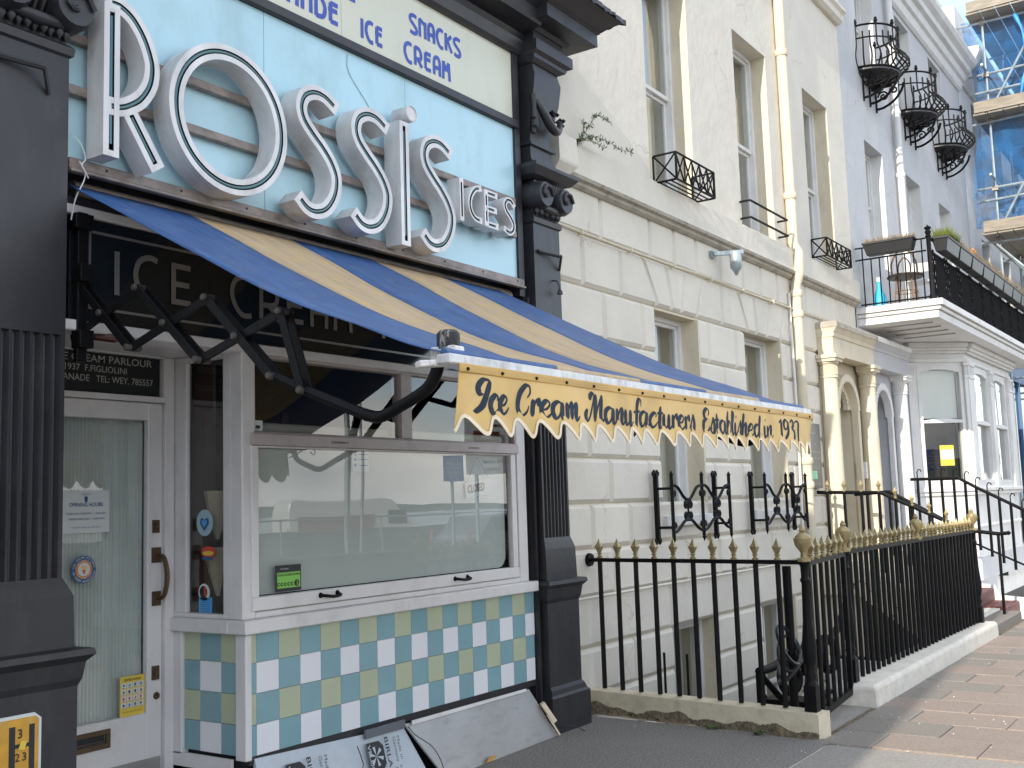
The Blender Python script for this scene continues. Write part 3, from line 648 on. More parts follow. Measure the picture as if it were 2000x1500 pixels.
m = MB(); m.box(3.845, 6.26, -.018, .03, 1.105, 1.175); m.box(3.845, 3.893, -.012, .03, 1.175, 1.955).box(6.20, 6.26, -.012, .03, 1.175, 1.955).box(3.893, 6.2, -.008, .03, 1.945, 1.956)
sashf = P(m, 'sash', WHITEP, bevel=.004)
MB().poly([(3.893, .012, 1.175), (6.20, .012, 1.175), (6.20, .012, 1.945), (3.893, .012, 1.945)]).build('pane', GLASS, sashf)
for a, b in ((3.882, 5.058), (5.158, 6.275)):
    P(MB().poly([(a, .03, 2.03), (b, .03, 2.03), (b, .03, 2.425), (a, .03, 2.425)]), 'pane', GLASS)
for x in (4.39, 5.59):
    h = MB(); h.tube(catmull([(x - .065, -.018, 1.147), (x - .06, -.05, 1.145), (x, -.062, 1.137), (x + .055, -.055, 1.142), (x + .065, -.018, 1.15)], 5), [.009] * 21, 8)
    h.lathe([(.016, -.019), (.014, -.024)], (x - .065, 0, 1.147), 10, 'y'); h.lathe([(.016, -.019), (.014, -.024)], (x + .065, 0, 1.15), 10, 'y')
    h.build('sash_handle', BRASS if False else IRON, sashf, smooth=40)
m = MB(); bl = [(3.895, 1.18), (6.09, 1.18)] + [(6.09 + .085 * math.sin(t * PI / 12), 1.265 - .085 * math.cos(t * PI / 12)) for t in range(1, 7)] + [(6.18, 1.944), (3.895, 1.944)]
m.prism(bl, .040, .044); P(m, 'frosted_blind', SHADE)
m = MB().lathe([(.035, 3.9), (.035, 5.03)], (0, .12, 2.055), 10, 'x').lathe([(.035, 5.17), (.035, 6.24)], (0, .12, 2.055), 10, 'x'); each(m, 'rolled_blind', CURT, shop, smooth=40)
# side light (faces left)
m = MB(); m.box(3.805, 3.835, .145, .60, 2.425, 2.46).box(3.805, 3.835, .46, .60, 1.09, 2.425).box(3.805, 3.835, .15, .165, 1.09, 2.425).box(3.80, 3.84, .151, .60, 1.067, 1.09); P(m, 'sidelight_frame', WHITEP, bevel=.003)
P(MB().poly([(3.825, .165, 1.09), (3.825, .46, 1.09), (3.825, .46, 2.425), (3.825, .165, 2.425)]), 'pane', GLASS)
P(MB().box(3.93, 3.95, .39, .55, 1.08, 2.43), 'brown_inner_frame', flat('dark_brown_frame', (.055, .028, .022)))
# paper cones stacked behind the side light
BPAP = flat('brown_paper', (.35, .28, .2))
for z, lab in ((1.60, 'upper brown paper cone standing behind the narrow side window'), (1.30, 'lower brown paper cone standing behind the narrow side window')): tag(MB().lathe([(.01, -.13), (.05, .0), (.075, .13)], (3.92, .34, z), 8).build('paper_cone', BPAP, loc=(3.92, .34, z)), lab, 'paper')
# ---- door
m = MB(); m.box(3.742, 3.80, .55, .62, 0, 2.46).box(2.30, 3.742, .55, .62, 2.454, 2.462).box(2.3, 3.742, .552, .62, 2.212, 2.243).box(3.736, 3.742, .54, .62, 0, 2.2)
m.box(3.73, 3.7415, .552, .60, 2.243, 2.453)
dframe = P(m, 'door_frame', WHITEP, bevel=.003)
m = MB(); m.box(2.86, 3.145, .56, .6, .08, 2.205) if False else None
m = MB(); m.box(3.642, 3.734, .565, .605, .08, 2.208).box(2.80, 3.642, .565, .605, 2.115, 2.208).box(2.80, 3.642, .565, .605, .08, .592).box(2.80, 2.88, .565, .605, .592, 2.115)
door = P(m, 'door', WHITEP, bevel=.004)
MB().poly([(2.88, .59, .592), (3.642, .59, .592), (3.642, .59, 2.115), (2.88, .59, 2.115)]).build('pane', GLASS, door)
MB().grid(lambda u, v: (2.86 + .80 * u, .64 + .006 * math.sin(u * 2 * PI * 38), .58 + 1.55 * v), 380, 1).build('ribbed_blind', RIBC, door, smooth=60)
MB().box(2.82, 3.722, .558, .5645, .1, .362).build('kick_plate', ALUP, door)
m = MB(); m.box(3.17, 3.42, .552, .5645, .4625, .489).box(3.17, 3.42, .552, .5645, .531, .555).box(3.17, 3.199, .552, .5645, .489, .531).box(3.393, 3.42, .552, .5645, .489, .531)
lb = m.build('letterbox', BRASS, door, bevel=.002); MB().box(3.2, 3.392, .5635, .5642, .4895, .5305).build('slot', LETDARK, lb)
MB().box(3.21, 3.385, .5595, .562, .497, .502).build('flap_edge', BRASS, lb)
m = MB(); m.box(3.665, 3.722, .558, .5645, 1.36, 1.44).box(3.668, 3.722, .558, .5645, 1.135, 1.21)
m.tube(catmull([(3.70, .56, 1.40), (3.703, .51, 1.385), (3.712, .495, 1.29), (3.705, .51, 1.19), (3.70, .56, 1.17)], 6), [.008 + .006 * math.sin(PI * i / 24) for i in range(25)], 8)
m.build('door_handle', BRASS, door, smooth=40)
m = MB(); m.box(3.668, 3.712, .558, .5645, 1.517, 1.585).lathe([(.015, .557), (.012, .548)], (3.69, 0, 1.55), 10, 'y').box(3.669, 3.714, .558, .5645, .753, .825).lathe([(.018, .557), (.014, .546)], (3.69, 0, .79), 12, 'y')
each(m, 'lock', BRASS, door)
m = MB(); m.lathe([(.02, .5642), (.018, .559)], (3.70, 0, .67), 12, 'y'); m.build('keyhole_plate', BRASS, door)
MB().lathe([(.006, .5585), (.005, .558)], (3.70, 0, .674), 8, 'y').build('keyhole', LETDARK, door)
P(MB().box(2.80, 3.728, .585, .60, 2.243, 2.453), 'transom_panel', LETDARK)
m = MB(); text_mb(m, 'E CREAM PARLOUR', 3.148, 2.403, .038, width=.528, y=.5845, bold=.004); text_mb(m, 'IC', 3.085, 2.403, .038, y=.5845, bold=.004)
text_mb(m, '1937  F.FIGLIOLINI', 3.158, 2.354, .033, width=.36, y=.5845, bold=.004)
text_mb(m, 'ANADE   TEL: WEY. 785557', 3.146, 2.302, .034, width=.536, y=.5845, bold=.004); text_mb(m, 'ESPL', 3.03, 2.302, .034, y=.5845, bold=.004); P(m, 'lettering', flat('grey_lettering', (.42, .42, .38)))
tag(MB().tube([(2.90, .06, 2.44), (3.02, -.02, 2.425), (3.05, -.03, 2.43)], [.02, .022, .012], 10).build('red_lamp', flat('dark_red_lamp', (.07, .01, .008), .2), loc=(2.9, 0, 2.4)), 'dark red torpedo shaped lamp under the sign beside the left pilaster', 'lamp')

# ================================================================== ROSSI'S ICES channel letters
sign = thing('channel_letter_sign', "weathered white channel letters reading ROSSI'S ICES with neon tubes on rusty rails", 'sign', (4.5, 0, 3.2))
for z in (3.760, 3.512): MB().box(2.745, 6.32, -.045, -.005, z, z + .045).build('sign_rail', RAILM, sign, bevel=.003)
def channel(mb, tb, path, w=.083, yb=-.046, yf=-.172, g2=.026, closed=False, tube_trim=1, dy=0):
    P_ = [Vector(p) for p in path]; n = len(P_)
    prof = [(-w / 2, yb), (-w / 2, yf), (-g2 / 2, yf), (-g2 / 2, yf + .035), (g2 / 2, yf + .035), (g2 / 2, yf), (w / 2, yf), (w / 2, yb)]
    mats = [0, 0, 1, 1, 1, 0, 0]; i0 = len(mb.v)
    for i in range(n):
        if closed: d = (P_[(i + 1) % n] - P_[i - 1]).normalized()
        else: d = (P_[min(i + 1, n - 1)] - P_[max(i - 1, 0)]).normalized()
        nn = Vector((-d.y, d.x))
        for u, y in prof: mb.v.append((P_[i].x + nn.x * u, y + dy, P_[i].y + nn.y * u))
    for i in range(n if closed else n - 1):
        a = i0 + i * 8; b = i0 + ((i + 1) % n) * 8
        for k in range(7): mb.f.append((a + k, a + k + 1, b + k + 1, b + k)); mb.m.append(mats[k])
    if not closed:
        for e, rev in ((0, 1), (n - 1, 0)):   # solid cap block past the groove end
            p = P_[e]; d = (P_[1] - P_[0]).normalized() * -1 if e == 0 else (P_[-1] - P_[-2]).normalized(); nn = Vector((-d.y, d.x)); q = p + d * .028
            c = []
            for base in (p, q):
                for u, y in ((-w / 2, yb), (-w / 2, yf), (w / 2, yf), (w / 2, yb)): c.append((base.x + nn.x * u, y + dy, base.y + nn.y * u))
            mb.add(c, [(0, 1, 5, 4), (1, 2, 6, 5), (2, 3, 7, 6), (4, 5, 6, 7), (0, 3, 2, 1)])
    if tb is not None:
        Q = P_ if closed else P_[tube_trim:len(P_) - tube_trim]
        if len(Q) > 1: tb.tube([(p.x, yf + .012 + dy, p.y) for p in Q], g2 * .42, 7, closed)
def c2(pts, n=6): return [Vector((p.x, p.y)) for p in catmull([(a, b, 0) for a, b in pts], n)]
def line(a, b, n=22): return [Vector((a[0] + (b[0] - a[0]) * i / n, a[1] + (b[1] - a[1]) * i / n)) for i in range(n + 1)]
def letter(strokes, label, **k):
    mb = MB(); tbs = []
    for q, (path, cl) in enumerate(strokes): tb = MB(); channel(mb, tb, path, closed=cl, dy=.0015 * q, **k); tbs.append(tb)
    o = mb.build('letter', [LETMETAL, LETDARK], sign, label=label, smooth=35)
    for tb in tbs: tb.build('neon_tube', NEON, o, smooth=60)
    return o
letter([(line((2.884, 3.25), (2.884, 3.915)), False), (c2([(2.884, 3.945), (2.93, 3.945), (2.995, 3.912), (3.055, 3.84), (3.093, 3.755), (3.103, 3.69), (3.088, 3.612), (3.04, 3.535), (2.977, 3.485), (2.925, 3.462), (2.884, 3.458)]), False), (line((2.99, 3.445), (3.125, 3.245)), False)], 'large letter R')
letter([([Vector((3.58 + .34 * math.cos(a * PI / 30), 3.588 + .345 * math.sin(a * PI / 30))) for a in range(60)], True)], 'large letter O')
Sp = [(.165, .641), (.09, .676), (.012, .677), (-.06, .638), (-.088, .568), (-.068, .50), (-.002, .435), (.076, .372), (.143, .30), (.178, .218), (.160, .12), (.098, .035), (.018, 0), (-.05, .008), (-.10, .045)]
for cxx, lab in ((4.158, 'first large letter S, after the O'), (4.592, 'second large letter S'), (5.213, 'third large letter S, after the letter I')):
    letter([(c2([(cxx + a, 3.236 + b) for a, b in Sp]), False)], lab)
letter([(line((4.933, 3.212), (4.933, 3.932)), False)], 'large letter I', w=.085)
m = MB().lathe([(.052, -.046), (.052, -.168), (.047, -.172), (.047, -.165)], (5.012, 0, 4.032), 20, 'y'); m.build('letter_dot', LETMETAL, sign, smooth=35)
sm = dict(w=.042, yf=-.15, g2=.016)
letter([(line((5.532, 3.49), (5.532, 3.722)), False)], 'small letter I', **sm)
letter([(c2([(5.728, 3.722), (5.682, 3.706), (5.638, 3.655), (5.622, 3.595), (5.640, 3.54), (5.68, 3.508), (5.728, 3.502)]), False)], 'small letter C', **sm)
letter([(line((5.808, 3.51), (5.808, 3.702)), False), (line((5.82, 3.714), (5.915, 3.714), 14), False), (line((5.82, 3.606), (5.905, 3.606), 14), False), (line((5.82, 3.498), (5.92, 3.498), 14), False)], 'small letter E', **sm)
letter([(c2([(6.128, 3.698), (6.10, 3.718), (6.055, 3.713), (6.03, 3.675), (6.05, 3.634), (6.094, 3.6), (6.13, 3.555), (6.122, 3.512), (6.078, 3.486), (6.035, 3.497)]), False)], 'small letter S', **sm)
# stray wires on the fascia
m = MB().tube(catmull([(2.77, -.03, 3.33), (2.81, -.05, 3.29), (2.83, -.06, 3.22), (2.80, -.08, 3.18), (2.84, -.07, 3.13), (2.80, -.06, 3.20), (2.83, -.06, 3.14), (2.79, -.05, 3.03), (2.775, -.04, 2.93)], 6), .003, 5)
tag(m.build('loose_wire', PAPER, loc=(2.77, 0, 3.3)), 'coiled white wire dangling beside the R at the left end of the fascia', 'wire')
m = MB().tube(catmull([(4.62, -.004, 4.33), (4.63, -.004, 4.22), (4.78, -.004, 4.08), (4.86, -.004, 4.0), (4.96, -.03, 4.0)], 6), .002, 4)
tag(m.build('loose_wire', flat('grey_wire', (.2, .25, .27)), loc=(4.62, 0, 4.3)), 'thin grey wire straggling down the blue fascia above the second S', 'wire')

# ================================================================== AWNING
aw = thing('awning', 'striped blue and tan retractable awning with scalloped yellow valance over the shop window', 'awning', (4.5, -1, 2.1))
prof = catmull([(.03, 3.115, 0), (-.335, 2.925, 0), (-.587, 2.788, 0), (-.91, 2.62, 0), (-1.206, 2.469, 0), (-1.478, 2.351, 0), (-1.729, 2.259, 0), (-1.961, 2.164, 0), (-2.125, 2.112, 0)], 3)
def canopy(x0, x1):
    def f(u, v):
        x = x0 + (x1 - x0) * u; p = prof[min(int(v * (len(prof) - 1) + .5), len(prof) - 1)]
        t = (x - 2.78) / 3.41; s = math.sin(PI * v)
        return (x, p.x, p.y + s * (-.035 * math.sin(PI * t) * 1 + .008 * math.sin(x * 7 + v * 4)))
    g_ = MB().grid(f, 6, len(prof) - 1); g_.tube([(x0 + .004, -2.112, 2.118), (x1 - .004, -2.112, 2.118)], .013, 8); return g_
ex = [2.79, 3.475, 4.155, 4.83, 5.505, 6.185]
for i in range(5): canopy(ex[i], ex[i + 1]).build('canopy_stripe', AW_YEL if i % 2 else AW_BLUE, aw, label='tan canvas stripe' if i % 2 else 'blue canvas stripe', smooth=60, thick=.004)
MB().box(2.76, 6.20, -2.165, -2.105, 2.072, 2.106).build('front_bar', ALU, aw, bevel=.005)
def vy(x, z):
    t = (2.07 - z) / .22
    r = -2.168 - .010 * math.sin(x * 5.5 + 1) * t - .006 * math.sin(x * 13.3) * t - .018 * t
    if x > 6.05: r += .05 * (x - 6.05) / .14 * t
    if x < 2.93: r += .04 * (2.93 - x) / .13 * t
    return r
m = MB(); m.box(2.80, 6.2, -2.176, -2.166, 2.046, 2.076); m.build('valance_batten', VALTOP, aw, bevel=.003)
m = MB()
for i in range(17): m.lathe([(.007, -2.176), (.005, -2.182)], (2.84 + i * .205 + random.uniform(-.01, .01), 0, 2.058), 6, 'y')
each(m, 'rivet', IRON, aw)
per = .1391; x_0 = 2.838 - per
LOBE = [(0, 1), (.06, .95), (.14, .78), (.26, .50), (.40, .22), (.52, .05), (.62, 0), (.72, .05), (.80, .22), (.86, .50), (.91, .78), (.95, .94), (1, 1)]
def edge(x):
    u = ((x - x_0) / per) % 1.0
    for (a, p_), (b, q_) in zip(LOBE, LOBE[1:]):
        if u <= b: return 1.840 + .060 * (p_ + (q_ - p_) * (u - a) / (b - a))
def vgrid(u, v):
    x = 2.805 + 3.39 * u; zb = edge(x); z = 2.068 + (zb - 2.068) * v
    ph = ((x - x_0) / per) % 1.0
    y = vy(x, z) - .12 * max(0, 1.905 - z) - .006 * max(0, v - .7) / .3 * math.sin(2 * PI * ph)
    return (x, y, z)
valo = MB().grid(vgrid, 24 * 22, 10).build('valance', VAL, aw, smooth=60, thick=.003)
bp = [Vector(vgrid(i / (24 * 22), 1.0)) for i in range(24 * 22 + 1)]
m = MB()
for i in range(len(bp) - 1):
    a, b = bp[i], bp[i + 1]
    def nrm(k):
        d = (bp[min(k + 1, len(bp) - 1)] - bp[max(k - 1, 0)]); return Vector((-d.z, 0, d.x)).normalized()
    na, nb_ = nrm(i), nrm(i + 1)
    q = [a + Vector((0, -.0035, 0)) - na * .002, b + Vector((0, -.0035, 0)) - nb_ * .002, b + Vector((0, -.0035, 0)) + nb_ * .012, a + Vector((0, -.0035, 0)) + na * .012]
    m.poly(q)
m.build('edge_binding', BIND, valo)
# brush-script lettering, drawn stroke by stroke
G = {
 'a': ([[(.75, .85), (.45, 1.0), (.12, .75), (.08, .3), (.3, 0), (.55, .25), (.75, .9)], [(.76, .98), (.70, .3), (.83, 0), (1.05, .25)]], .98),
 'c': ([[(.62, .68), (.66, .9), (.48, 1), (.15, .7), (.1, .3), (.35, 0), (.62, .12), (.82, .4)]], .76),
 'e': ([[(.1, .42), (.45, .52), (.64, .82), (.44, 1), (.14, .7), (.1, .3), (.35, 0), (.62, .12), (.82, .4)]], .76),
 'm': ([[(.12, 1), (.08, 0)], [(.08, .25), (.36, .95), (.47, .88), (.42, 0)], [(.42, .3), (.72, .95), (.84, .85), (.76, .25), (.88, 0), (1.08, .25)]], 1.04),
 'n': ([[(.12, 1), (.08, 0)], [(.08, .25), (.40, .97), (.55, .85), (.48, .25), (.6, 0), (.8, .25)]], .78),
 'u': ([[(.12, 1), (.07, .3), (.25, 0), (.5, .35), (.58, 1)], [(.59, 1), (.54, .25), (.67, 0), (.87, .25)]], .84),
 'r': ([[(.14, 1), (.08, 0)], [(.08, .3), (.3, .88), (.48, 1), (.5, .6)]], .58),
 's': ([[(-.05, .1), (.3, .85), (.42, 1.2)], [(.42, 1.2), (.5, .5), (.4, .05), (.15, -.02), (.08, .25), (.2, .35)]], .58),
 't': ([[(.32, 1.5), (.22, .3), (.34, 0), (.56, .25)], [(.0, 1.0), (.25, .98), (.55, 1.06)]], .52),
 'f': ([[(.8, 1.3), (.78, 1.7), (.6, 1.8), (.42, 1.4), (.35, .4), (.28, -.25), (-.02, -.75)], [(.05, .9), (.35, .92), (.68, 1.0)]], .66),
 'h': ([[(.3, 1.8), (.16, 1.1), (.08, 0)], [(.08, .25), (.40, .97), (.55, .85), (.48, .25), (.6, 0), (.8, .25)]], .78),
 'd': ([[(.75, .85), (.45, 1.0), (.12, .75), (.08, .3), (.3, 0), (.55, .25), (.75, .9)], [(.95, 1.8), (.78, 1.1), (.70, .3), (.83, 0), (1.05, .25)]], .98),
 'b': ([[(.3, 1.8), (.14, 1.0), (.08, .35), (.28, 0), (.56, .3), (.58, .85), (.36, 1), (.12, .5)]], .72),
 'l': ([[(-.05, .2), (.3, 1.2), (.36, 1.7), (.2, 1.75), (.12, 1.1), (.1, .3), (.22, 0), (.44, .25)]], .44),
 'i': ([[(.12, 1), (.07, .25), (.2, 0), (.4, .25)], [(.19, 1.35), (.25, 1.55)]], .40),
 'I': ([[(.98, 1.74), (.72, 1.80), (.42, 1.76), (.16, 1.5), (.12, 1.22), (.28, 1.0), (.48, .98)], [(.98, 1.74), (.80, 1.25), (.62, .75), (.42, .32), (.1, .04), (-.12, .0)]], .92),
 'C': ([[(.72, 1.05), (.9, 1.35), (.86, 1.7), (.6, 1.75), (.22, 1.25), (.1, .5), (.35, 0), (.7, .2), (.85, .6)]], .98),
 'M': ([[(-.12, .75), (-.3, .35), (-.18, .0), (.12, .4), (.45, 1.5), (.36, 1.8), (.15, 1.6), (.12, 1.35)], [(.62, 1.75), (.48, 0)], [(.48, .05), (.8, 1.0), (1.12, 1.75)], [(1.12, 1.75), (1.0, .5), (1.1, 0), (1.32, .3)]], 1.32),
 'E': ([[(.66, 1.25), (.78, 1.6), (.55, 1.8), (.22, 1.45), (.32, 1.05), (.58, 1.0)], [(.5, 1.0), (.14, .75), (.1, .25), (.35, 0), (.62, .2), (.7, .45)]], .78),
 '1': ([[(.15, 1.35), (.42, 1.7)], [(.42, 1.7), (.36, 0)]], .55),
 '9': ([[(.58, 1.35), (.42, 1.7), (.14, 1.4), (.2, .9), (.45, .95), (.62, 1.5)], [(.63, 1.6), (.55, .6), (.15, -.02)]], .72),
 '3': ([[(.12, 1.45), (.4, 1.72), (.58, 1.35), (.28, .98)], [(.28, .98), (.6, .65), (.45, .05), (.08, .12)]], .7),
 '7': ([[(.05, 1.5), (.3, 1.68), (.66, 1.6)], [(.66, 1.65), (.48, .9), (.32, -.1)]], .65),
}
def script(par_, s, x0, x1, z, xh, q=[0]):
    sh = .16; tot = sum(G[c][1] for c in s); k = (x1 - x0) / tot; x = x0
    for c in s:
        mb = MB()
        for st in G[c][0]:
            pts = [Vector((x + a * k + b * xh * sh, z + b * xh)) for a, b in st]
            if len(pts) > 2: pts = [Vector((p.x, p.y)) for p in catmull([(p.x, p.y, 0) for p in pts], 6)]
            else: pts = [pts[0].lerp(pts[1], i / 5) for i in range(6)]
            def wf(i, d, n):
                dn = max(0, -d.y) if len(pts) else 0
                e = min(i, n - 1 - i) / max(1, n * .12); e = min(1, .45 + .55 * e)
                thick = .0165 if abs(d.y) > .5 and (d.y < 0) else .0085
                thick = .0105 + .0165 * max(0, min(1, -d.y * 1.3)) if d.y < 0 else .0105
                return thick * e
            q[0] += 1
            ribbon(mb, pts, wf, 0, t=.0022 + .0002 * (q[0] % 4), fn=vy)
        mb.build('letter', INK, par_)
        x += G[c][1] * k
zb = 1.918; xh = .0625
for w_, a, b in (('Ice', 2.878, 3.062), ('Cream', 3.112, 3.52), ('Manufacturers', 3.60, 4.555), ('Established', 4.637, 5.365), ('in', 5.405, 5.535), ('1937', 5.602, 5.924)): script(valo, w_, a, b, zb - (.003 if a > 4.6 else 0), xh)
# folding arms, paired flat bars
def arm(x, right=False):
    a = MB()
    segs = [((0.045, 2.701), (-.376, 2.325)), ((.059, 2.411), (-.428, 2.577)), ((-.428, 2.577), (-.823, 2.227)), ((-.376, 2.325), (-.873, 2.474)), ((-.873, 2.474), (-1.247, 2.121)), ((-.823, 2.227), (-1.299, 2.364))]
    for i, (p, q) in enumerate(segs):
        for dx in ((-.022, .022) if i % 2 == 0 else (-.006,)):
            a = MB(); a.bar((x + dx, p[0], p[1]), (x + dx, q[0], q[1]), .010, .038); a.build('arm_bar', IRON, aw, bevel=.002)
    for dx in (-.022, .022): MB().bar((x + dx, -1.299, 2.364), (x + dx, -1.408, 2.053), .01, .036).build('arm_bar', IRON, aw, bevel=.002)
    MB().tube([(x, -1.247, 2.121), (x, -1.41, 2.053), (x, -1.72, 1.935)], .022, 6).tube(catmull([(x, -1.70, 1.943), (x, -1.773, 1.928), (x, -1.86, 1.955), (x, -1.986, 2.008), (x, -2.03, 2.06), (x, -2.04, 2.10)], 4), .022, 8).build('arm_bar', IRON, aw, smooth=50)
    m = MB()
    for y, z in ((.045, 2.701), (-.178, 2.5), (-.376, 2.325), (-.428, 2.577), (-.614, 2.402), (-.823, 2.227), (-.873, 2.474), (-1.052, 2.296), (-1.247, 2.121), (-1.299, 2.364), (-1.408, 2.053)):
        m.lathe([(.012, x - .04), (.016, x - .034), (.016, x + .034), (.012, x + .04)], (0, y, z), 8, 'x')
    each(m, 'pivot_bolt', flat('dark_bolt', (.05, .042, .036)), aw, smooth=40)
    MB().bar((x - .01, -.015, 2.30), (x - .01, -.015, 2.98), .05, .03).box(x - .06, x + .03, -.05, .02, 2.90, 2.97).box(x - .04, x + .03, -.06, .01, 2.66, 2.74).box(x - .04, x + .03, -.06, .01, 2.36, 2.44).build('wall_bracket', IRON, aw, bevel=.003)
arm(2.855); arm(6.15)
MB().box(2.835, 2.90, -2.12, -2.02, 2.085, 2.145).build('end_bracket', POSTW, aw, bevel=.004); MB().lathe([(.036, 0), (.040, .015), (.040, .055), (.03, .066)], (2.868, -2.075, 2.135), 14).build('end_cap', POSTB, aw, smooth=40)
MB().bar((2.73, -2.05, 2.075), (2.84, -2.12, 2.085), .05, .022).build('end_bracket', POSTW, aw, bevel=.004)
m = MB().tube([(6.19, -2.15, 2.095), (6.36, -2.10, 2.11)], .006, 5).tube(catmull([(6.34, -2.10, 2.11), (6.40, -2.08, 2.112), (6.42, -2.07, 2.09), (6.40, -2.07, 2.065), (6.375, -2.08, 2.085)], 5), .005, 5).tube([(6.34, -2.10, 2.11), (6.21, -2.16, 2.04)], .006, 5)
m.build('end_hook', IRON, aw)

# ================================================================== stickers and notices
def notice(name, label, cat, mb, mat, loc, extra=()):
    o = tag(mb.build(name, mat, loc=loc), label, cat)
    for nm, mb2, mt in extra: mb2.build(nm, mt, o)
    return o
yd = .584
t = MB(); text_mb(t, 'OPENING HOURS', 3.285, 1.665, .019, width=.19, y=yd - .002, align='CENTER', bold=.01); text_mb(t, 'TAKEAWAY WINDOW  |  10AM-6PM', 3.285, 1.625, .010, width=.225, y=yd - .002, align='CENTER'); text_mb(t, 'INSIDE PARLOUR  |  11AM-5PM', 3.29, 1.598, .010, width=.20, y=yd - .002, align='CENTER')
text_mb(t, 'TO BOOK A TABLE CALL 01305 785557', 3.285, 1.558, .006, width=.165, y=yd - .002, align='CENTER'); text_mb(t, "ROSSI'S ICES", 3.285, 1.722, .007, width=.05, y=yd - .002, align='CENTER')
t.prism([(3.278, 1.69), (3.285, 1.685), (3.292, 1.69), (3.294, 1.712), (3.285, 1.717), (3.276, 1.712)], yd - .0035, yd - .002)
notice('opening_hours_notice', 'white opening hours notice stuck on the shop door glass', 'notice', sheet(3.145, 3.422, 1.533, 1.746, yd, .002), PAPER, (3.28, yd, 1.53), [('print', t, NAVY)])
t1 = MB().lathe([(.047, yd - .002), (.047, yd - .0025)], (3.277, 0, 1.352), 28, 'y'); t2 = MB().lathe([(.034, yd - .003), (.034, yd - .0035)], (3.277, 0, 1.352), 24, 'y')
t3 = MB()
def arctext(mb, s, cx, cz, r, a0, a1, h, y, flip=False):
    n = len(s)
    for i, ch in enumerate(s):
        a = a0 + (a1 - a0) * i / max(1, n - 1)
        if ch == ' ': continue
        q = MB(); text_mb(q, ch, 0, 0, h, y=y, align='CENTER', bold=.01)
        rot = a - PI / 2 if not flip else a + PI / 2
        c_, s_ = math.cos(rot), math.sin(rot); px, pz = cx + r * math.cos(a), cz + r * math.sin(a)
        mb.add([(px + x * c_ - z * s_, yy, pz + x * s_ + z * c_) for x, yy, z in q.v], q.f)
arctext(t3, 'ICE CREAM ALLIANCE', 3.277, 1.352, .055, R(170), R(10), .010, yd - .0025); arctext(t3, 'UK TRADE ASSOCIATION', 3.277, 1.352, .064, R(195), R(345), .010, yd - .0025, True)
t4 = MB(); arctext(t4, 'MEMBER', 3.277, 1.352, .038, R(140), R(40), .010, yd - .0032); arctext(t4, '2024/25', 3.277, 1.352, .047, R(215), R(325), .010, yd - .0032, True)
t5 = MB().lathe([(.010, yd - .0045), (.009, yd - .005)], (3.272, 0, 1.362), 12, 'y').lathe([(.010, yd - .0042), (.009, yd - .0048)], (3.284, 0, 1.36), 12, 'y')
t6 = MB().prism([(3.267, 1.35), (3.277, 1.325), (3.287, 1.35)], yd - .005, yd - .004)
notice('round_membership_sticker', 'round blue and orange ice cream trade membership sticker on the door glass', 'sticker', MB().lathe([(.069, yd), (.069, yd - .0015)], (3.277, 0, 1.352), 32, 'y'), NAVY, (3.277, yd, 1.28), [('ring', t1, ORANGE), ('centre', t2, PAPER), ('print', t3, PAPER), ('print', t4, PAPER), ('scoops', t5, flat('scoop_cream', (.75, .5, .2))), ('cone', t6, REDP)])
pr = MB(); t = MB(); gg = MB(); rr = MB()
text_mb(t, 'DISTRESS SIGNALS', 3.564, .768, .012, width=.10, y=yd - .004, align='CENTER', bold=.01); text_mb(t, 'If you see these signs get help', 3.564, .612, .007, width=.11, y=yd - .004, align='CENTER')
for i in range(4):
    for j in range(4):
        a = 3.498 + i * .0345; b = .732 - j * .033; pr.box(a, a + .029, yd - .0035, yd - .002, b, b + .027)
        q = [gg, rr, t][(i * 3 + j * 5) % 3]; cx_, cz_ = a + .0145, b + .015
        if (i + j) % 3 == 0: q.lathe([(.007, yd - .004), (.006, yd - .0045)], (cx_, 0, cz_), 6 + j, 'y')
        elif (i + j) % 3 == 1: q.prism([(cx_ - .008, cz_ - .006), (cx_ + .008, cz_ - .004), (cx_ + .002, cz_ + .008)], yd - .0045, yd - .0038)
        else: q.box(cx_ - .006, cx_ + .005, yd - .0045, yd - .0038, cz_ - .007, cz_ + .007)
        t.box(cx_ - .009, cx_ + .009, yd - .0045, yd - .0038, b + .002, b + .004)
notice('yellow_poster', 'yellow distress signals poster with sixteen little pictures low on the door glass', 'poster', sheet(3.492, 3.640, .587, .791, yd, .002), YELP, (3.56, yd, .587), [('picture_squares', pr, PAPER), ('print', t, INKB), ('print', gg, NAVY), ('print', rr, REDP)])
# hygiene rating
t = MB(); text_mb(t, 'FOOD HYGIENE RATING', 4.113, 1.268, .012, width=.155, y=.004, align='CENTER', bold=.012)
for i in range(5): t.lathe([(.0105, .0035), (.010, .003)], (4.04 + i * .024, 0, 1.225), 12, 'y')
t.lathe([(.018, .0035), (.017, .003)], (4.17, 0, 1.227), 16, 'y')
w2 = MB(); text_mb(w2, '5', 4.170, 1.217, .02, y=.002, align='CENTER', bold=.02)
for i in range(5): w2.lathe([(.006, .002), (.006, .0015)], (4.04 + i * .024, 0, 1.225), 8, 'y')
notice('hygiene_rating_sticker', 'green and black food hygiene rating 5 sticker in the corner of the big window', 'sticker', sheet(4.022, 4.204, 1.187, 1.325, .006, .002), INKB, (4.11, 0, 1.187), [('green_area', sheet(4.03, 4.196, 1.205, 1.287, .0045, .001), LIME), ('print', t, INKB), ('print', w2, LIME), ('print', text_mb(MB(), 'food standards agency', 4.05, 1.303, .008, width=.06, y=.005), PAPER)])
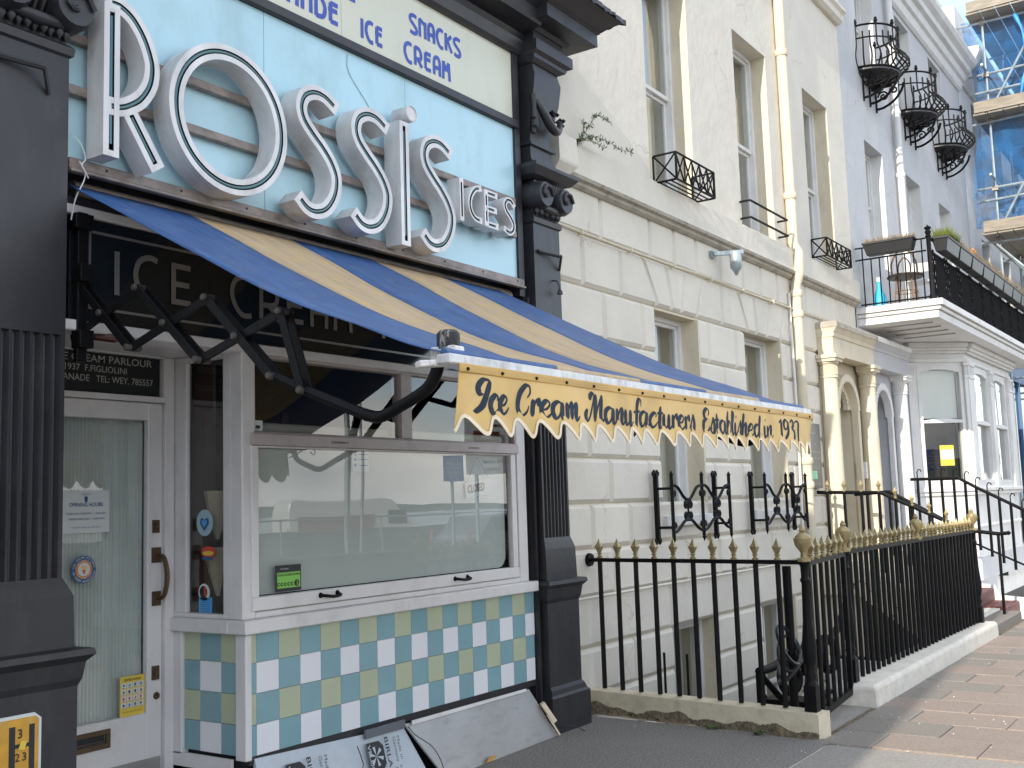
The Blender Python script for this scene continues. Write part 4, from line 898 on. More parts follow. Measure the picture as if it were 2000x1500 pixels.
# closed sign behind the glass
c = MB(); c.prism([(5.722, 1.655), (6.0, 1.685), (5.995, 1.79), (5.716, 1.757)], .024, .028)
t = MB(); q = MB(); text_mb(q, 'CLOSED', 0, 0, .052, width=.19, y=.023, bold=.035); sl = .11
t.add([(5.738 + x, y - .0005, 1.688 + z + x * sl) for x, y, z in q.v], q.f)
notice('closed_sign', 'white CLOSED sign hanging on a string behind the big window', 'sign', c, PAPER, (5.86, .06, 1.65), [('print', t, INKB), ('string', MB().tube([(5.73, .026, 1.757), (5.854, .026, 1.93), (5.985, .026, 1.788)], .0015, 4), INKB)])
t = MB()
for i, cc in enumerate((1.925, 1.895, 1.862)): t.box(4.655, 4.675, .0245, .0255, cc - .008, cc + .008).box(4.69, 4.77, .0245, .0255, cc - .002, cc + .002)
notice('social_media_notice', 'small pale notice with three blue icons taped at the top of the big window', 'notice', sheet(4.642, 4.78, 1.825, 1.94, .026, .002), PAPER, (4.7, .06, 1.825), [('print', t, NAVY)])
notice('small_white_sticker', 'small white square sticker in the corner of the upper window', 'sticker', sheet(3.888, 3.955, 2.035, 2.09, .026, .002), PAPER, (3.9, .02, 2.035), [('print', MB().prism([(3.905, 2.05), (3.93, 2.045), (3.94, 2.06), (3.91, 2.065)], .0235, .025), INKB)])
# stickers on the side light (face left)
xs_ = 3.822
def disc(y, z, ry, rz, x, n=20): return MB().prism([(y + ry * math.cos(2 * PI * i / n), z + rz * math.sin(2 * PI * i / n)) for i in range(n)], x, x + .001, 'yz')
hrt = [(.0, -.03), (.022, -.003), (.02, .016), (.009, .02), (0, .011), (-.009, .02), (-.02, .016), (-.022, -.003)]
notice('heart_sticker', 'oval pale sticker with a blue heart on the narrow side window', 'sticker', disc(.329, 1.562, .066, .07, xs_), flat('pale_blue_sticker', (.35, .5, .55)), (xs_, .33, 1.49), [('heart', MB().prism([(.329 + a * 1.6, 1.56 + b * 1.4) for a, b in hrt], xs_ - .002, xs_ - .001, 'yz'), NAVY), ('heart_outline', MB().prism([(.329 + a * .9, 1.562 + b * .8) for a, b in hrt], xs_ - .0035, xs_ - .0025, 'yz'), SKYB)])
notice('badge_sticker', 'small multicoloured badge sticker below the heart sticker', 'sticker', disc(.30, 1.408, .055, .03, xs_), REDP, (xs_, .3, 1.38), [('print', disc(.30, 1.402, .045, .012, xs_ - .002), YELP), ('rim', disc(.31, 1.375, .04, .010, xs_ - .0015), NAVY)])
notice('dogs_welcome_sticker', 'round dogs welcome sticker with a flag motif near the foot of the side window', 'sticker', disc(.334, 1.198, .045, .045, xs_), PAPER, (xs_, .33, 1.16), [('print', disc(.338, 1.2, .03, .032, xs_ - .002), INKB), ('print', MB().box(xs_ - .004, xs_ - .003, .315, .33, 1.18, 1.225), REDP)])
tb_ = MB()
for i in range(5): tb_.box(xs_ - .002, xs_ - .001, .285, .36, 1.10 + i * .011, 1.103 + i * .011)
text_mb(tb_, 'BORDER GLASS', .362, 1.158, .009, width=.08, plane='side', X=xs_ - .001)
notice('blue_trade_sticker', 'bright blue square glazier sticker at the very foot of the side window', 'sticker', MB().box(xs_, xs_ + .001, .272, .375, 1.092, 1.172), SKYB, (xs_, .32, 1.09), [('print', tb_, NAVY)])

# hydrant sign on left pilaster
hs = MB().prism([(2.36, .615), (2.36, .80), (2.372, .812), (2.61, .812), (2.625, .80), (2.625, .60), (2.61, .585), (2.372, .585)], -.094, -.088)
t = MB(); t.box(2.497, 2.522, -.0965, -.0945, .58, .783).box(2.583, 2.606, -.0965, -.0945, .60, .783).box(2.522, 2.583, -.0965, -.0945, .697, .712)
text_mb(t, '3', 2.542, .735, .036, y=-.0955, align='CENTER', bold=.01); text_mb(t, '2', 2.532, .645, .032, y=-.0955, align='CENTER', bold=.01); text_mb(t, '3', 2.562, .645, .032, y=-.0955, align='CENTER', bold=.01)
t2 = MB().prism([(2.535, .692), (2.56, .685), (2.572, .718), (2.547, .724)], -.099, -.098)
notice('hydrant_sign', 'scuffed yellow hydrant plate with numbers 3 and 23 low on the left pilaster', 'sign', MB().prism([(2.345, .60), (2.345, .80), (2.372, .825), (2.61, .825), (2.64, .80), (2.64, .60), (2.61, .572), (2.372, .572)], -.0885, -.081), PAPER, (2.5, -.08, .57), [('yellow_face', hs, HYEL), ('print', t, INKB), ('sticker', t2, YELP)])

# ================================================================== boards leaning under the tiles
def quadboard(a, b, c, d, t, name, mat, label, cat):
    """a,b lower left/right, c,d upper right/left"""
    a, b, c, d = map(Vector, (a, b, c, d)); n = (b - a).cross(d - a).normalized() * t
    return tag(MB().add([a, b, c, d, a + n, b + n, c + n, d + n], [(0, 1, 2, 3), (4, 7, 6, 5), (0, 4, 5, 1), (1, 5, 6, 2), (2, 6, 7, 3), (3, 7, 4, 0)]).build(name, mat, loc=tuple(a)), label, cat)
qa, qb, qc, qd = (5.21, -.16, .0), (6.50, -.13, .003), (6.335, -.01, .335), (4.985, -.035, .345)
o = quadboard(qa, qb, qc, qd, -.012, 'aluminium_panel', ALUP, 'grey aluminium panel leaning under the right end of the checked tiles', 'panel')
MB().add([Vector(qd) + Vector((.05, -.016, -.012)), Vector(qc) + Vector((-.05, -.016, -.006)), Vector(qc) + Vector((-.05, -.012, .012)), Vector(qd) + Vector((.05, -.012, .012))], [(0, 1, 2, 3)]).build('white_edge_strip', WHITEP, o)
MB().bar(Vector(qb) + Vector((-.01, -.02, .01)), Vector(qb).lerp(Vector(qc), .45) + Vector((0, -.02, 0)), .018, .012).bar(Vector(qb).lerp(Vector(qc), .3) + Vector((.02, -.03, 0)), Vector(qb).lerp(Vector(qc), .7) + Vector((.01, -.03, 0)), .035, .03).build('torn_foam_edge', BIND, o)
MB().tube(catmull([(5.0, -.05, .33), (5.02, -.09, .28), (5.12, -.13, .20), (5.17, -.16, .1), (5.17, -.18, .02)], 6), .003, 5).build('cable', HOSE, o)
MB().prism([(5.60, .01), (5.66, .012), (5.72, .035), (5.64, .04)], -.172, -.168).build('warning_tape', HYEL, o)
fa, fb, fc, fd = (3.86, -.10, .02), (5.13, -.12, .0), (4.985, -.02, .335), (3.86, -.005, .375)
fo = quadboard(fa, fb, fc, fd, -.02, 'foil_insulation_board', FOAM, 'printed silvery insulation board jammed under the tiles left of the aluminium panel', 'board')
FA, FB, FD = Vector(fa), Vector(fb), Vector(fd); eu = (FB - FA).normalized(); ev = (FD - FA).normalized(); en = eu.cross(ev).normalized()
if en.y > 0: en = -en
def onboard(mb, u, v, rot=-90, off=.022):
    c_, s_ = math.cos(R(rot)), math.sin(R(rot))
    return [FA + eu * (u + x * c_ - z * s_) + ev * (v + x * s_ + z * c_) + en * off for x, y, z in mb.v]
t = MB()
def bt(s, u, v, h, w=None, rot=-90, b=.0):
    q = MB(); text_mb(q, s, 0, 0, h, width=w, bold=b); t.add(onboard(q, u, v, rot, .0235), q.f)
for u in (.20, .80):
    bt('BIRLA', u + .115, .31, .030, .17, b=.012)
    q = MB(); q.poly([(0, 0, 0), (.16, 0, 0), (.16, 0, .10), (.13, 0, .13), (.03, 0, .13), (0, 0, .10)]); t.add(onboard(q, u - .03, .30, -90, .0215), q.f)
bt('Made in', u - .36, .30, .022, .13); bt('Germany', u - .40, .30, .022, .14); bt('Made in', 1.02, .30, .022, .13); bt('Germany', .985, .30, .022, .14); bt('for', 1.0, .14, .02); bt('Architecture', .965, .14, .02, .2); bt('Air', .93, .12, .02); bt('A', .62, .12, .03)
t.build('print', INKB, fo)
t = MB()
for u in (.20, .80):
    for k in range(6):
        a = k * PI / 3; q = MB(); q.poly([(.08, 0, .06), (.08 + .055 * math.cos(a), 0, .06 + .055 * math.sin(a)), (.08 + .055 * math.cos(a + .4), 0, .06 + .055 * math.sin(a + .4))]); t.add(onboard(q, u - .03, .30, -90, .0235), q.f)
    q = MB(); text_mb(q, 'VELUS', 0, 0, .024, width=.14, bold=.01); t.add(onboard(q, u - .027, .29, -90, .0235), q.f)
t.build('print', FOAM, fo)
MB().tube([FA + eu * u + ev * v + en * .03 for u, v in ((.69, .30), (.70, .26), (.71, .2), (.68, .15), (.69, .1), (.72, .05))], .003, 5).build('cable', HOSE, fo)
tag(MB().box(4.64, 4.98, -.045, -.03, .325, .372).build('grey_plastic_strip', flat('grey_strip', (.13, .14, .16)), loc=(4.8, -.04, .32)), 'dark grey plastic strip tucked above the insulation board', 'strip')
tag(MB().tube(catmull([(6.52, -.14, .07), (6.62, -.2, .05), (6.70, -.22, .008), (6.74, -.21, .004)], 5), .003, 5).build('thin_cable', HOSE, loc=(6.6, -.2, 0)), 'thin dark cable on the asphalt at the foot of the right pilaster', 'cable')

# ================================================================== CREAM HOUSE
YC = .15
ch = thing('cream_house', 'cream stucco townhouse with rusticated blocks next to the ice cream shop', 'house', (11, .15, 0))
CX0, CX1 = 7.02, 15.02
fl1 = [(8.87, 9.85, 4.575, 6.84), (11.06, 12.05, 4.575, 6.84), (13.32, 14.29, 4.575, 6.85)]
gf = [(8.855, 9.76, 1.46, 3.36), (10.955, 12.01, 1.46, 3.40)]
bs = [(8.94, 9.86, -1.3, .465), (11.04, 12.0, -1.3, .48)]
door_open = [(13.80, 14.58, .95, 3.12)]
BY = YC + .038     # backing plane between the blocks
m = MB(); wall_holes(m, CX0, CX1, -2.4, 4.25, gf + bs + door_open, BY, .42); m.build('ground_floor_wall', CREAMY, ch)
m = MB(); wall_holes(m, CX0, CX1, 4.25, 8.4, fl1, YC, .42); m.build('upper_wall', CREAM, ch)
m = MB(); shell(m, CX0, CX1, YC + .43, 7, -2.4, 8.9); m.box(CX0 + .1, CX1 - .1, .6, 6.9, .7, .8).box(CX0 + .1, CX1 - .1, .6, 6.9, 4.2, 4.3).build('shell', GREYW, ch)
# warm light on the right reveals, put into the colour (thin linings set 2 mm proud of the jambs)
m = MB()
for a, b, c, d in fl1 + gf + bs: m.box(b - .002, b + .03, YC + .002, YC + .2, c, d)
each(m, 'reveal_lining', CREAMY, ch)
bmesh_cache = {}
def block(x0, x1, z0, z1, c=.030, skew=(0, 0)):
    w, h = round(x1 - x0, 2), round(z1 - z0, 3); k = (w, h, skew)
    g2 = .006
    if k not in bmesh_cache:
        q = lambda ins, y: [(g2 + ins + skew[0], y, g2 + ins), (w - g2 - ins + skew[1] * 1.0, y, g2 + ins), (w - g2 - ins, y, h - g2 - ins), (g2 + ins, y, h - g2 - ins)]
        mb = MB(); vs = q(0, .05) + q(0, .028) + q(c, .0)
        mb.add(vs, [(i, (i + 1) % 4, 4 + (i + 1) % 4, 4 + i) for i in range(4)] + [(4 + i, 4 + (i + 1) % 4, 8 + (i + 1) % 4, 8 + i) for i in range(4)] + [(8, 9, 10, 11)])
        o = mb.build('stucco_block', CREAM); bmesh_cache[k] = o.data
    else: o = bpy.data.objects.new('stucco_block', bmesh_cache[k]); COL.objects.link(o)
    o.parent = ch; o.location = (x0 - 11, random.uniform(-.0015, .0015), z0)
def course(z0, z1, joints, holes, xa=CX0, xb=CX1):
    spans = []; x = xa
    hs_ = sorted([(h[0], h[1]) for h in holes if h[2] < (z0 + z1) / 2 < h[3]])
    for a, b in hs_: spans.append((x, a)); x = b
    spans.append((x, xb))
    for a, b in spans:
        js = [a] + [j for j in joints if a + .14 < j < b - .14] + [b]
        for i in range(len(js) - 1): block(js[i], js[i + 1], z0, z1)
A = [7.90, 8.60, 9.30, 10.01, 10.70, 11.40, 12.2, 12.9, 13.5, 14.1, 14.65]
B = [7.57, 8.21, 9.0, 9.6, 10.37, 11.1, 11.7, 12.5, 13.1, 13.8, 14.4]
allh = gf + bs + [(13.3, 15.02, .0, 3.75)]
course(3.82, 4.25, [7.9, 8.81, 9.31, 9.81, 10.4, 10.99, 11.51, 12.01, 12.97, 13.57, 14.15, 14.62], [])
zc = [.853, 1.231, 1.59, 1.961, 2.28, 2.615, 2.954]
for i in range(len(zc)): course(zc[i], (zc + [3.381])[i + 1], A if i % 2 == 0 else B, allh)
course(.463, .853, [8.9, 10.9, 12.9], [(13.3, 15.02, 0, 3)])
for i, (a, b) in enumerate(((-.97, -.61), (-.61, -.25), (-.25, .10), (.10, .463))): course(a, b, [8.2, 10.4, 12.6] if i % 2 else [10.0], allh)
course(-1.35, -.97, B, allh); course(-1.8, -1.35, A, allh); course(-2.4, -1.8, B, [])
# row with voussoirs over both windows
def vous(xt, xb_, z0=3.381, z1=3.82):
    for i in range(len(xt) - 1):
        g2 = .006; c = .03
        pts = [(xb_[i] + g2, z0 + g2), (xb_[i + 1] - g2, z0 + g2), (xt[i + 1] - g2, z1 - g2), (xt[i] + g2, z1 - g2)]
        cx_, cz_ = sum(p[0] for p in pts) / 4, sum(p[1] for p in pts) / 4
        pin = [(x + (c if x < cx_ else -c), z + (c if z < cz_ else -c)) for x, z in pts]
        MB().add([(x, YC + .05, z) for x, z in pts] + [(x, YC + .028, z) for x, z in pts] + [(x, YC, z) for x, z in pin],
                 [(i2, (i2 + 1) % 4, 4 + (i2 + 1) % 4, 4 + i2) for i2 in range(4)] + [(4 + i2, 4 + (i2 + 1) % 4, 8 + (i2 + 1) % 4, 8 + i2) for i2 in range(4)] + [(8, 9, 10, 11)]).build('voussoir', CREAM, ch)
vous([7.02, 7.57, 8.22, 8.66, 9.12, 9.53, 9.94, 10.38, 10.83, 11.26, 11.74, 12.18, 12.60], [7.02, 7.57, 8.22, 8.90, 9.21, 9.43, 9.77, 10.38, 11.04, 11.31, 11.62, 12.03, 12.60])
course(3.381, 3.82, [13.2, 13.8, 14.4], [], 12.60)
# string course above the rusticated floor
m = MB(); m.tiers([(4.18, CX0 + .1, CX1, .13), (4.20, CX0 + .1, CX1, .10), (4.225, CX0 + .1, CX1, .095), (4.235, CX0 + .1, CX1, .06), (4.262, CX0 + .1, CX1, .05), (4.27, CX0 + .1, CX1, .075)], .2); m.build('string_moulding', SOOT, ch)
m = MB(); m.tiers([(4.271, CX0 + .1, CX1, .074), (4.53, CX0 + .1, CX1, .072), (4.545, CX0 + .1, CX1, .12)], .2); m.build('string_band', CREAM, ch)
m = MB(); m.tiers([(4.20, 7.02, 7.22, .06), (4.28, 7.02, 7.30, .0), (4.30, 7.02, 7.3, -.005), (4.51, 7.02, 7.29, .0), (4.53, 7.02, 7.27, .05)], .2); m.build('string_end_block', CREAM, ch)
m = MB(); m.tiers([(8.28, CX0, 15.0, .10), (8.32, CX0, 15.0, .05), (8.40, CX0, 15.0, .04), (8.44, CX0, 15.0, .0), (8.48, CX0, 15.0, .0)], .5); m.build('cornice', CREAM, ch)
m = MB(); m.box(CX0, 15.0, .10, .5, 8.48, 9.3); m.build('parapet', CREAM, ch)
for i, (a, b, c, d) in enumerate(fl1):
    sash(ch, a, b, c - .0, d, YC + .20, 5.66, curtain='side' if i == 0 else 'net')
    MB().box(a - .03, b + .03, YC - .03, YC + .3, c - .05, c).build('window_sill', CREAM, ch, bevel=.008)
for i, (a, b, c, d) in enumerate(gf):
    sash(ch, a, b, c, d, YC + .20, 2.35, curtain='side')
    MB().box(a - .04, b + .04, YC - .05, YC + .25, c - .10, c).build('window_sill', BWHITE, ch, bevel=.008)
for i, (a, b, c, d) in enumerate(bs): sash(ch, a, b, c, d, YC + .18, -.45, curtain='net', bars=True)
# porch door (recessed behind an arch)
m = MB(); m.box(13.80, 14.58, .75, .80, .95, 3.1); m.build('door', flat('pale_door', (.45, .45, .42)), ch, bevel=.01)
ar = [(13.88 + .31 + .31 * math.cos(PI * i / 12), 2.72 + .31 * math.sin(PI * i / 12)) for i in range(13)]
m = MB()
for i in range(12): m.bar((ar[i][0], .2, ar[i][1]), (ar[i + 1][0], .2, ar[i + 1][1]), .12, .06, up=(0, 1, 0))
m.build('arch_moulding', CREAMY, ch)
# cables, pipes, flood light, weed
m = MB().tube([(7.1, .118, 3.815)] + [(7.1 + i * .55, .118 + random.uniform(-.003, .003), 3.812 + random.uniform(-.008, .008)) for i in range(1, 15)], .011, 6)
for i in range(9): m.box(7.5 + i * .85, 7.52 + i * .85, .10, .15, 3.79, 3.835)
m.build('cable', PINKP if False else CREAMY, ch)
MB().tube([(7.25, .125, .855), (8.5, .125, .858), (10, .125, .856), (12.7, .125, .858)], .014, 6).build('cable', CREAM, ch)
dp = thing('downpipe', 'cream downpipe running the full height of the cream house', 'drainpipe', (12.45, .1, 0))
m = MB(); m.tube([(12.45, .085, 8.3), (12.45, .085, 4.62), (12.45, .03, 4.5), (12.45, .03, 4.25), (12.45, .08, 4.10), (12.45, .085, -.4)], .062, 12)
m.build('pipe', CREAMY, dp, smooth=40)
m = MB()
for z in (7.0, 5.2, 4.0, 3.75, 2.0, 1.72): m.lathe([(.072, z - .04), (.08, z - .02), (.08, z + .02), (.072, z + .04)], (12.45, .085, 0), 12)
each(m, 'pipe_collar', CREAMY, dp, smooth=40)
MB().tube([(12.33, .13, 4.0), (12.34, .12, 2.6), (12.32, .13, 1.0)], .016, 6).build('cable', BWHITE, dp)
fl = thing('floodlight', 'small grey wall lamp on a bracket above the ground floor windows', 'lamp', (10.2, .15, 4.0))
MB().box(10.12, 10.20, .11, .15, 4.05, 4.12).bar((10.16, .12, 4.09), (10.40, -.10, 4.12), .05, .04).build('bracket', STEEL, fl)
MB().lathe([(.055, 0), (.06, -.02), (.06, -.16), (.03, -.2), (.012, -.24)], (10.33, -.05, 4.11), 12).build('lamp_head', STEEL, fl, smooth=40)
wd = thing('weed', 'straggly weed growing from the ledge beside the shop cornice', 'weed', (7.42, .1, 4.53))
m = MB(); lf = MB()
for pts in ([(7.40, .08, 4.52), (7.42, .02, 4.58), (7.38, -.02, 4.68)], [(7.40, .08, 4.53), (7.55, .0, 4.60), (7.75, -.02, 4.62), (7.95, -.03, 4.60), (8.15, -.04, 4.62)], [(7.42, .08, 4.54), (7.55, .02, 4.70), (7.65, .0, 4.82), (7.85, -.02, 4.80)], [(7.4, .08, 4.53), (7.5, 0, 4.56), (7.7, -.03, 4.54)]):
    p = catmull(pts, 8); m.tube(p, .003, 4)
    for k in range(len(p) * 4):
        c0 = p[random.randrange(len(p))]; a = random.uniform(0, 2 * PI); l2 = random.uniform(.02, .05)
        d = Vector((math.cos(a), random.uniform(-.6, .2), math.sin(a))).normalized() * l2; e = Vector((-d.z, 0, d.x)) * .18
        lf.poly([c0, c0 + d * .5 + e, c0 + d, c0 + d * .5 - e])
m.build('stem', DRY, wd); lf.build('leaves', LEAF, wd, kind='stuff')

# wall plaque
pq = thing('guest_house_plaque', 'tall dark grey guest house plaque on the cream wall beside the porch', 'sign', (12.9, .1, 1.9))
# sits right of the downpipe, faces the street
PX = 12.62
MB().box(PX, PX + .42, .10, .13, 1.68, 2.46).build('plate', flat('plaque_grey', (.055, .055, .05), .35), pq, bevel=.004)
t = MB(); text_mb(t, 'Welcome to', PX + .05, 2.33, .028, y=.1, width=.2); text_mb(t, 'WEYMOUTH BAY', PX + .04, 2.10, .028, y=.1, width=.34); text_mb(t, 'BB', PX + .18, 2.03, .025, y=.1)
t.box(PX + .05, PX + .15, .098, .0995, 2.04, 2.045).box(PX + .26, PX + .36, .098, .0995, 2.04, 2.045)
for a in (50, 75, 105, 130): t.lathe([(.008, .0985), (.007, .098)], (PX + .2 + .06 * math.cos(R(a)), 0, 2.16 + .06 * math.sin(R(a))), 6, 'y')
text_mb(t, 'Guest accommodation', PX + .08, 1.94, .014, y=.1, width=.28); text_mb(t, 'Reservations', PX + .12, 1.915, .014, y=.1, width=.2); text_mb(t, 'AND THE REST', PX + .1, 1.72, .022, y=.1, width=.24)
t.build('print', SILVER, pq)
MB().box(PX + .04, PX + .13, .0965, .0995, 1.79, 1.89).box(PX + .14, PX + .23, .0965, .0995, 1.79, 1.89).build('award_plate', flat('green_award', (.25, .6, .35)), pq)

# ================================================================== ironwork on the cream house
def cage(name, label, x0, x1, z0, z1, yw, d, nx, gp=None):
    t = thing(name, label, 'window guard', ((x0 + x1) / 2, yw, z0), gp); r = .011
    y = yw - d
    m = MB()
    for z in (z0, z1): m.tube([(x0, yw, z), (x0, y, z), (x1, y, z), (x1, yw, z)], r, 5)
    for x in (x0, x1): m.tube([(x, y, z0), (x, y, z1)], r * 1.2, 5).tube([(x, yw, z0), (x, yw, z1)], r, 5)
    m.build('frame', IRON, t)
    w = (x1 - x0) / nx
    for i in range(nx):
        a = x0 + i * w
        MB().tube([(a, y, z0), (a + w, y, z1)], r * .8, 4).tube([(a + w, y + .004, z0), (a, y + .004, z1)], r * .8, 4).build('cross_bar', IRON, t)
        if i: MB().tube([(a, y - .003, z0), (a, y - .003, z1)], r * .7, 4).build('upright', IRON, t)
    for x in (x0, x1): MB().tube([(x, yw, z0), (x, y, z1)], r * .8, 4).tube([(x + .004, y, z0), (x + .004, yw, z1)], r * .8, 4).build('cross_bar', IRON, t)
    for i in range(1, 4): MB().tube([(x0, yw - d * i / 4, z0 - .004), (x1, yw - d * i / 4, z0 - .004)], r * .8, 4).build('base_bar', IRON, t)
    return t
cage('window_box_guard', 'black crossed iron window box guard with a rust patch under the first upper window', 8.95, 9.80, 4.56, 4.82, .15, .235, 5)
cage('window_box_guard', 'rusty black crossed iron window box guard on the third upper window right of the downpipe', 13.31, 14.28, 4.60, 4.83, .15, .20, 5)
rb = thing('window_rail', 'pair of thin black safety rails across the second upper window', 'rail', (11.5, .1, 4.6))
for z in (4.83, 4.64): MB().tube([(11.02, .16, z), (11.02, .03, z), (12.15, .03, z), (12.15, .16, z)], .013, 6).build('rail', IRON, rb)
def scroll(m, x, y, z, r, sx, sz, turns=1.3, rad=.012):
    pts = []
    for i in range(14):
        a = i / 13 * turns * 2 * PI; rr = r * (1 - .75 * i / 13); pts.append((x + sx * (r - rr * math.cos(a)), y, z + sz * rr * math.sin(a)))
    m.tube(pts, rad, 5)
def basket(x0, x1, lab):
    t = thing('wall_basket_iron', lab, 'ironwork', ((x0 + x1) / 2, .1, 1.3)); z0, z1 = 1.29, 1.79; y = -.055
    for x in (x0, x1):
        m = MB(); m.box(x - .016, x + .016, .08, .12, 1.25, 1.83)
        for s in (-1, 1):
            m.tube([(x, .10, 1.83), (x + s * .03, .10, 1.86), (x + s * .055, .10, 1.84), (x + s * .045, .10, 1.815)], .012, 5); m.tube([(x, .10, 1.25), (x + s * .03, .10, 1.22), (x + s * .05, .10, 1.24), (x + s * .04, .10, 1.265)], .012, 5)
        m.build('bracket_post', IRON, t)
        MB().tube([(x, .1, 1.70), (x, y, 1.70)], .012, 5).build('side_rail', IRON, t); MB().tube([(x, .1, 1.36), (x, y, 1.36)], .012, 5).build('side_rail', IRON, t)
    mid = (x0 + x1) / 2
    for x in (x0, mid, x1):
        m = MB(); m.tube([(x, y, z0 - .02), (x, y, z1 + .02)], .017, 5).lathe([(.0, 0), (.022, .02), (.0, .06)], (x, y, z1 + .01), 6).lathe([(.0, 0), (.018, -.02), (.0, -.07)], (x, y, z0 - .01), 6)
        m.build('upright', IRON, t)
    for a, b in ((x0, mid), (mid, x1)):
        c = (a + b) / 2; w = (b - a) / 2
        m = MB()
        m.tube(catmull([(a, y, z1 - .06), (a + w * .35, y, z1 - .08), (c - w * .25, y, z1 - .17), (c, y, z1 - .19), (c + w * .25, y, z1 - .17), (b - w * .35, y, z1 - .08), (b, y, z1 - .06)], 4), .015, 5)
        m.tube(catmull([(a, y, z0 + .02), (a + w * .35, y, z0 + .05), (c - w * .25, y, z0 + .12), (c, y, z0 + .13), (c + w * .25, y, z0 + .12), (b - w * .35, y, z0 + .05), (b, y, z0 + .02)], 4), .015, 5)
        for s in (-1, 1):
            scroll(m, c, y, z1 - .24, .042, s, 1); scroll(m, c, y, z0 + .17, .042, s, -1)
            e = a if s < 0 else b
            scroll(m, e, y, z1 - .14, .03, -s, 1); scroll(m, e, y, z0 + .09, .03, -s, -1)
        m.tube([(c, y, z0 + .13), (c, y, z1 - .19)], .010, 5)
        m.build('scrollwork', IRON, t)
    return t
basket(8.60, 9.84, 'black scrolled iron basket on the wall under the ground floor window nearest the shop')
basket(10.76, 11.98, 'black scrolled iron basket on the wall under the ground floor window by the downpipe')
tag(MB().add([(9.76, .146, 1.27), (9.80, .146, 1.27), (9.82, .146, 1.0), (9.79, .146, .93), (9.77, .146, 1.02)], [(0, 1, 2, 3, 4)]).build('rust_stain', flat('rust_streak', (.45, .25, .08)), loc=(9.8, .146, 1)), 'orange rust streak on the cream wall below the first iron basket', 'stain')

# ================================================================== RAILINGS round the light well
def spear(m, x, y, z, k=1, rot=0):
    m.lathe([(.024 * k, 0), (.026 * k, .012), (.014 * k, .02), (.014 * k, .03), (.026 * k, .036), (.016 * k, .042)], (x, y, z), 8)
    m.lathe([(.014 * k, .042), (.038 * k, .085 * k + .01), (.020 * k, .12 * k), (.0, .165 * k)], (x, y, z), 4, rot=rot)
def urn(m, x, y, z):
    m.lathe([(.045, 0), (.045, .02), (.022, .03), (.020, .06), (.03, .075), (.055, .11), (.062, .145), (.062, .16), (.052, .165), (.05, .175), (.03, .19), (.018, .20), (.024, .21), (.012, .235), (.0, .245)], (x, y, z), 16)
def post(m, x, y, z0, z1):
    m.box(x - .042, x + .042, y - .042, y + .042, z0, z0 + .17).lathe([(.05, z0 + .17), (.03, z0 + .20), (.042, z0 + .24), (.03, z0 + .27), (.045, z0 + .34), (.05, z0 + .42), (.032, z0 + .6), (.026, z1 - .14), (.036, z1 - .12), (.026, z1 - .10), (.028, z1 - .03), (.042, z1)], (x, y, 0), 12)
BAR = {}
def bar(parent, x, y, z0, z1, r=.0135):
    k = (round(z1 - z0, 3), r)
    if k not in BAR:
        h = k[0]; o = MB().tube([(0, 0, 0), (0, 0, h)], r, 6).build('bar', IRON); BAR[k] = o.data; 
    else: o = bpy.data.objects.new('bar', BAR[k]); COL.objects.link(o)
    o.parent = parent; w = wloc(parent); o.location = (x - w.x, y - w.y, z0 - w.z)
SP = {}
def spearo(parent, x, y, z, k=1, rot=PI / 4):
    kk = (k, round(rot, 2))
    if kk not in SP:
        m = MB(); spear(m, 0, 0, 0, k, rot); o = m.build('spear_head', GOLD); SP[kk] = o.data
    else: o = bpy.data.objects.new('spear_head', SP[kk]); COL.objects.link(o)
    o.parent = parent; w = wloc(parent); o.location = (x - w.x, y - w.y, z - w.z); o.rotation_euler = (random.uniform(-.03, .03), random.uniform(-.03, .03), random.uniform(-.1, .1))
# return railing from the wall to the gate post
A0, A1 = Vector((7.47, .13, 0)), Vector((7.27, -1.66, 0)); dv = (A1 - A0).normalized(); ang = math.atan2(dv.y, dv.x)
rr_ = thing('return_railing', 'black railing with gold spear heads running out from the cream wall to the urn post', 'railing', (7.37, -.8, 0))
MB().bar((A0.x, A0.y, 1.15), (A1.x, A1.y, 1.15), .05, .028).build('top_rail', IRON, rr_)
m = MB(); m.lathe([(.05, -.01), (.055, .015), (.03, .03)], (A0.x, A0.y, 1.15), 10, 'y'); m.build('wall_fixing', IRON, rr_)
for i in range(10):
    p = A0 + (A1 - A0) * ((i + .55) / 10.6); bar(rr_, p.x, p.y, .165, 1.15, .0185); spearo(rr_, p.x, p.y, 1.162, .95, ang + PI / 4 + .0)
pl = MB(); n_ = Vector((-dv.y, dv.x, 0)) * .085
a, b = A0 + n_ * 1.0, A1 + dv * .10 + n_ * 1.0; c, d = A1 + dv * .10 - n_ * 1.05, A0 - n_ * 1.05
nseg = 12
for i in range(nseg):
    for (p, q, s) in ((a, b, 1), (d, c, -1)):
        u0 = p.lerp(q, i / nseg); u1 = p.lerp(q, (i + 1) / nseg)
        pl.poly([(u0.x, u0.y, -.02), (u1.x, u1.y, -.02), (u1.x, u1.y, .158), (u0.x, u0.y, .158)])
pl.poly([(p.x, p.y, .158) for p in (a, b, c, d)]); pl.poly([(b.x, b.y, -.02), (c.x, c.y, -.02), (c.x, c.y, .158), (b.x, b.y, .158)]); pl.poly([(a.x, a.y, -.02), (d.x, d.y, -.02), (d.x, d.y, .158), (a.x, a.y, .158)])
tag(pl.build('low_wall', PLINTH, loc=(7.37, -.8, 0)), 'low chipped cream kerb wall under the railing beside the asphalt', 'low wall')
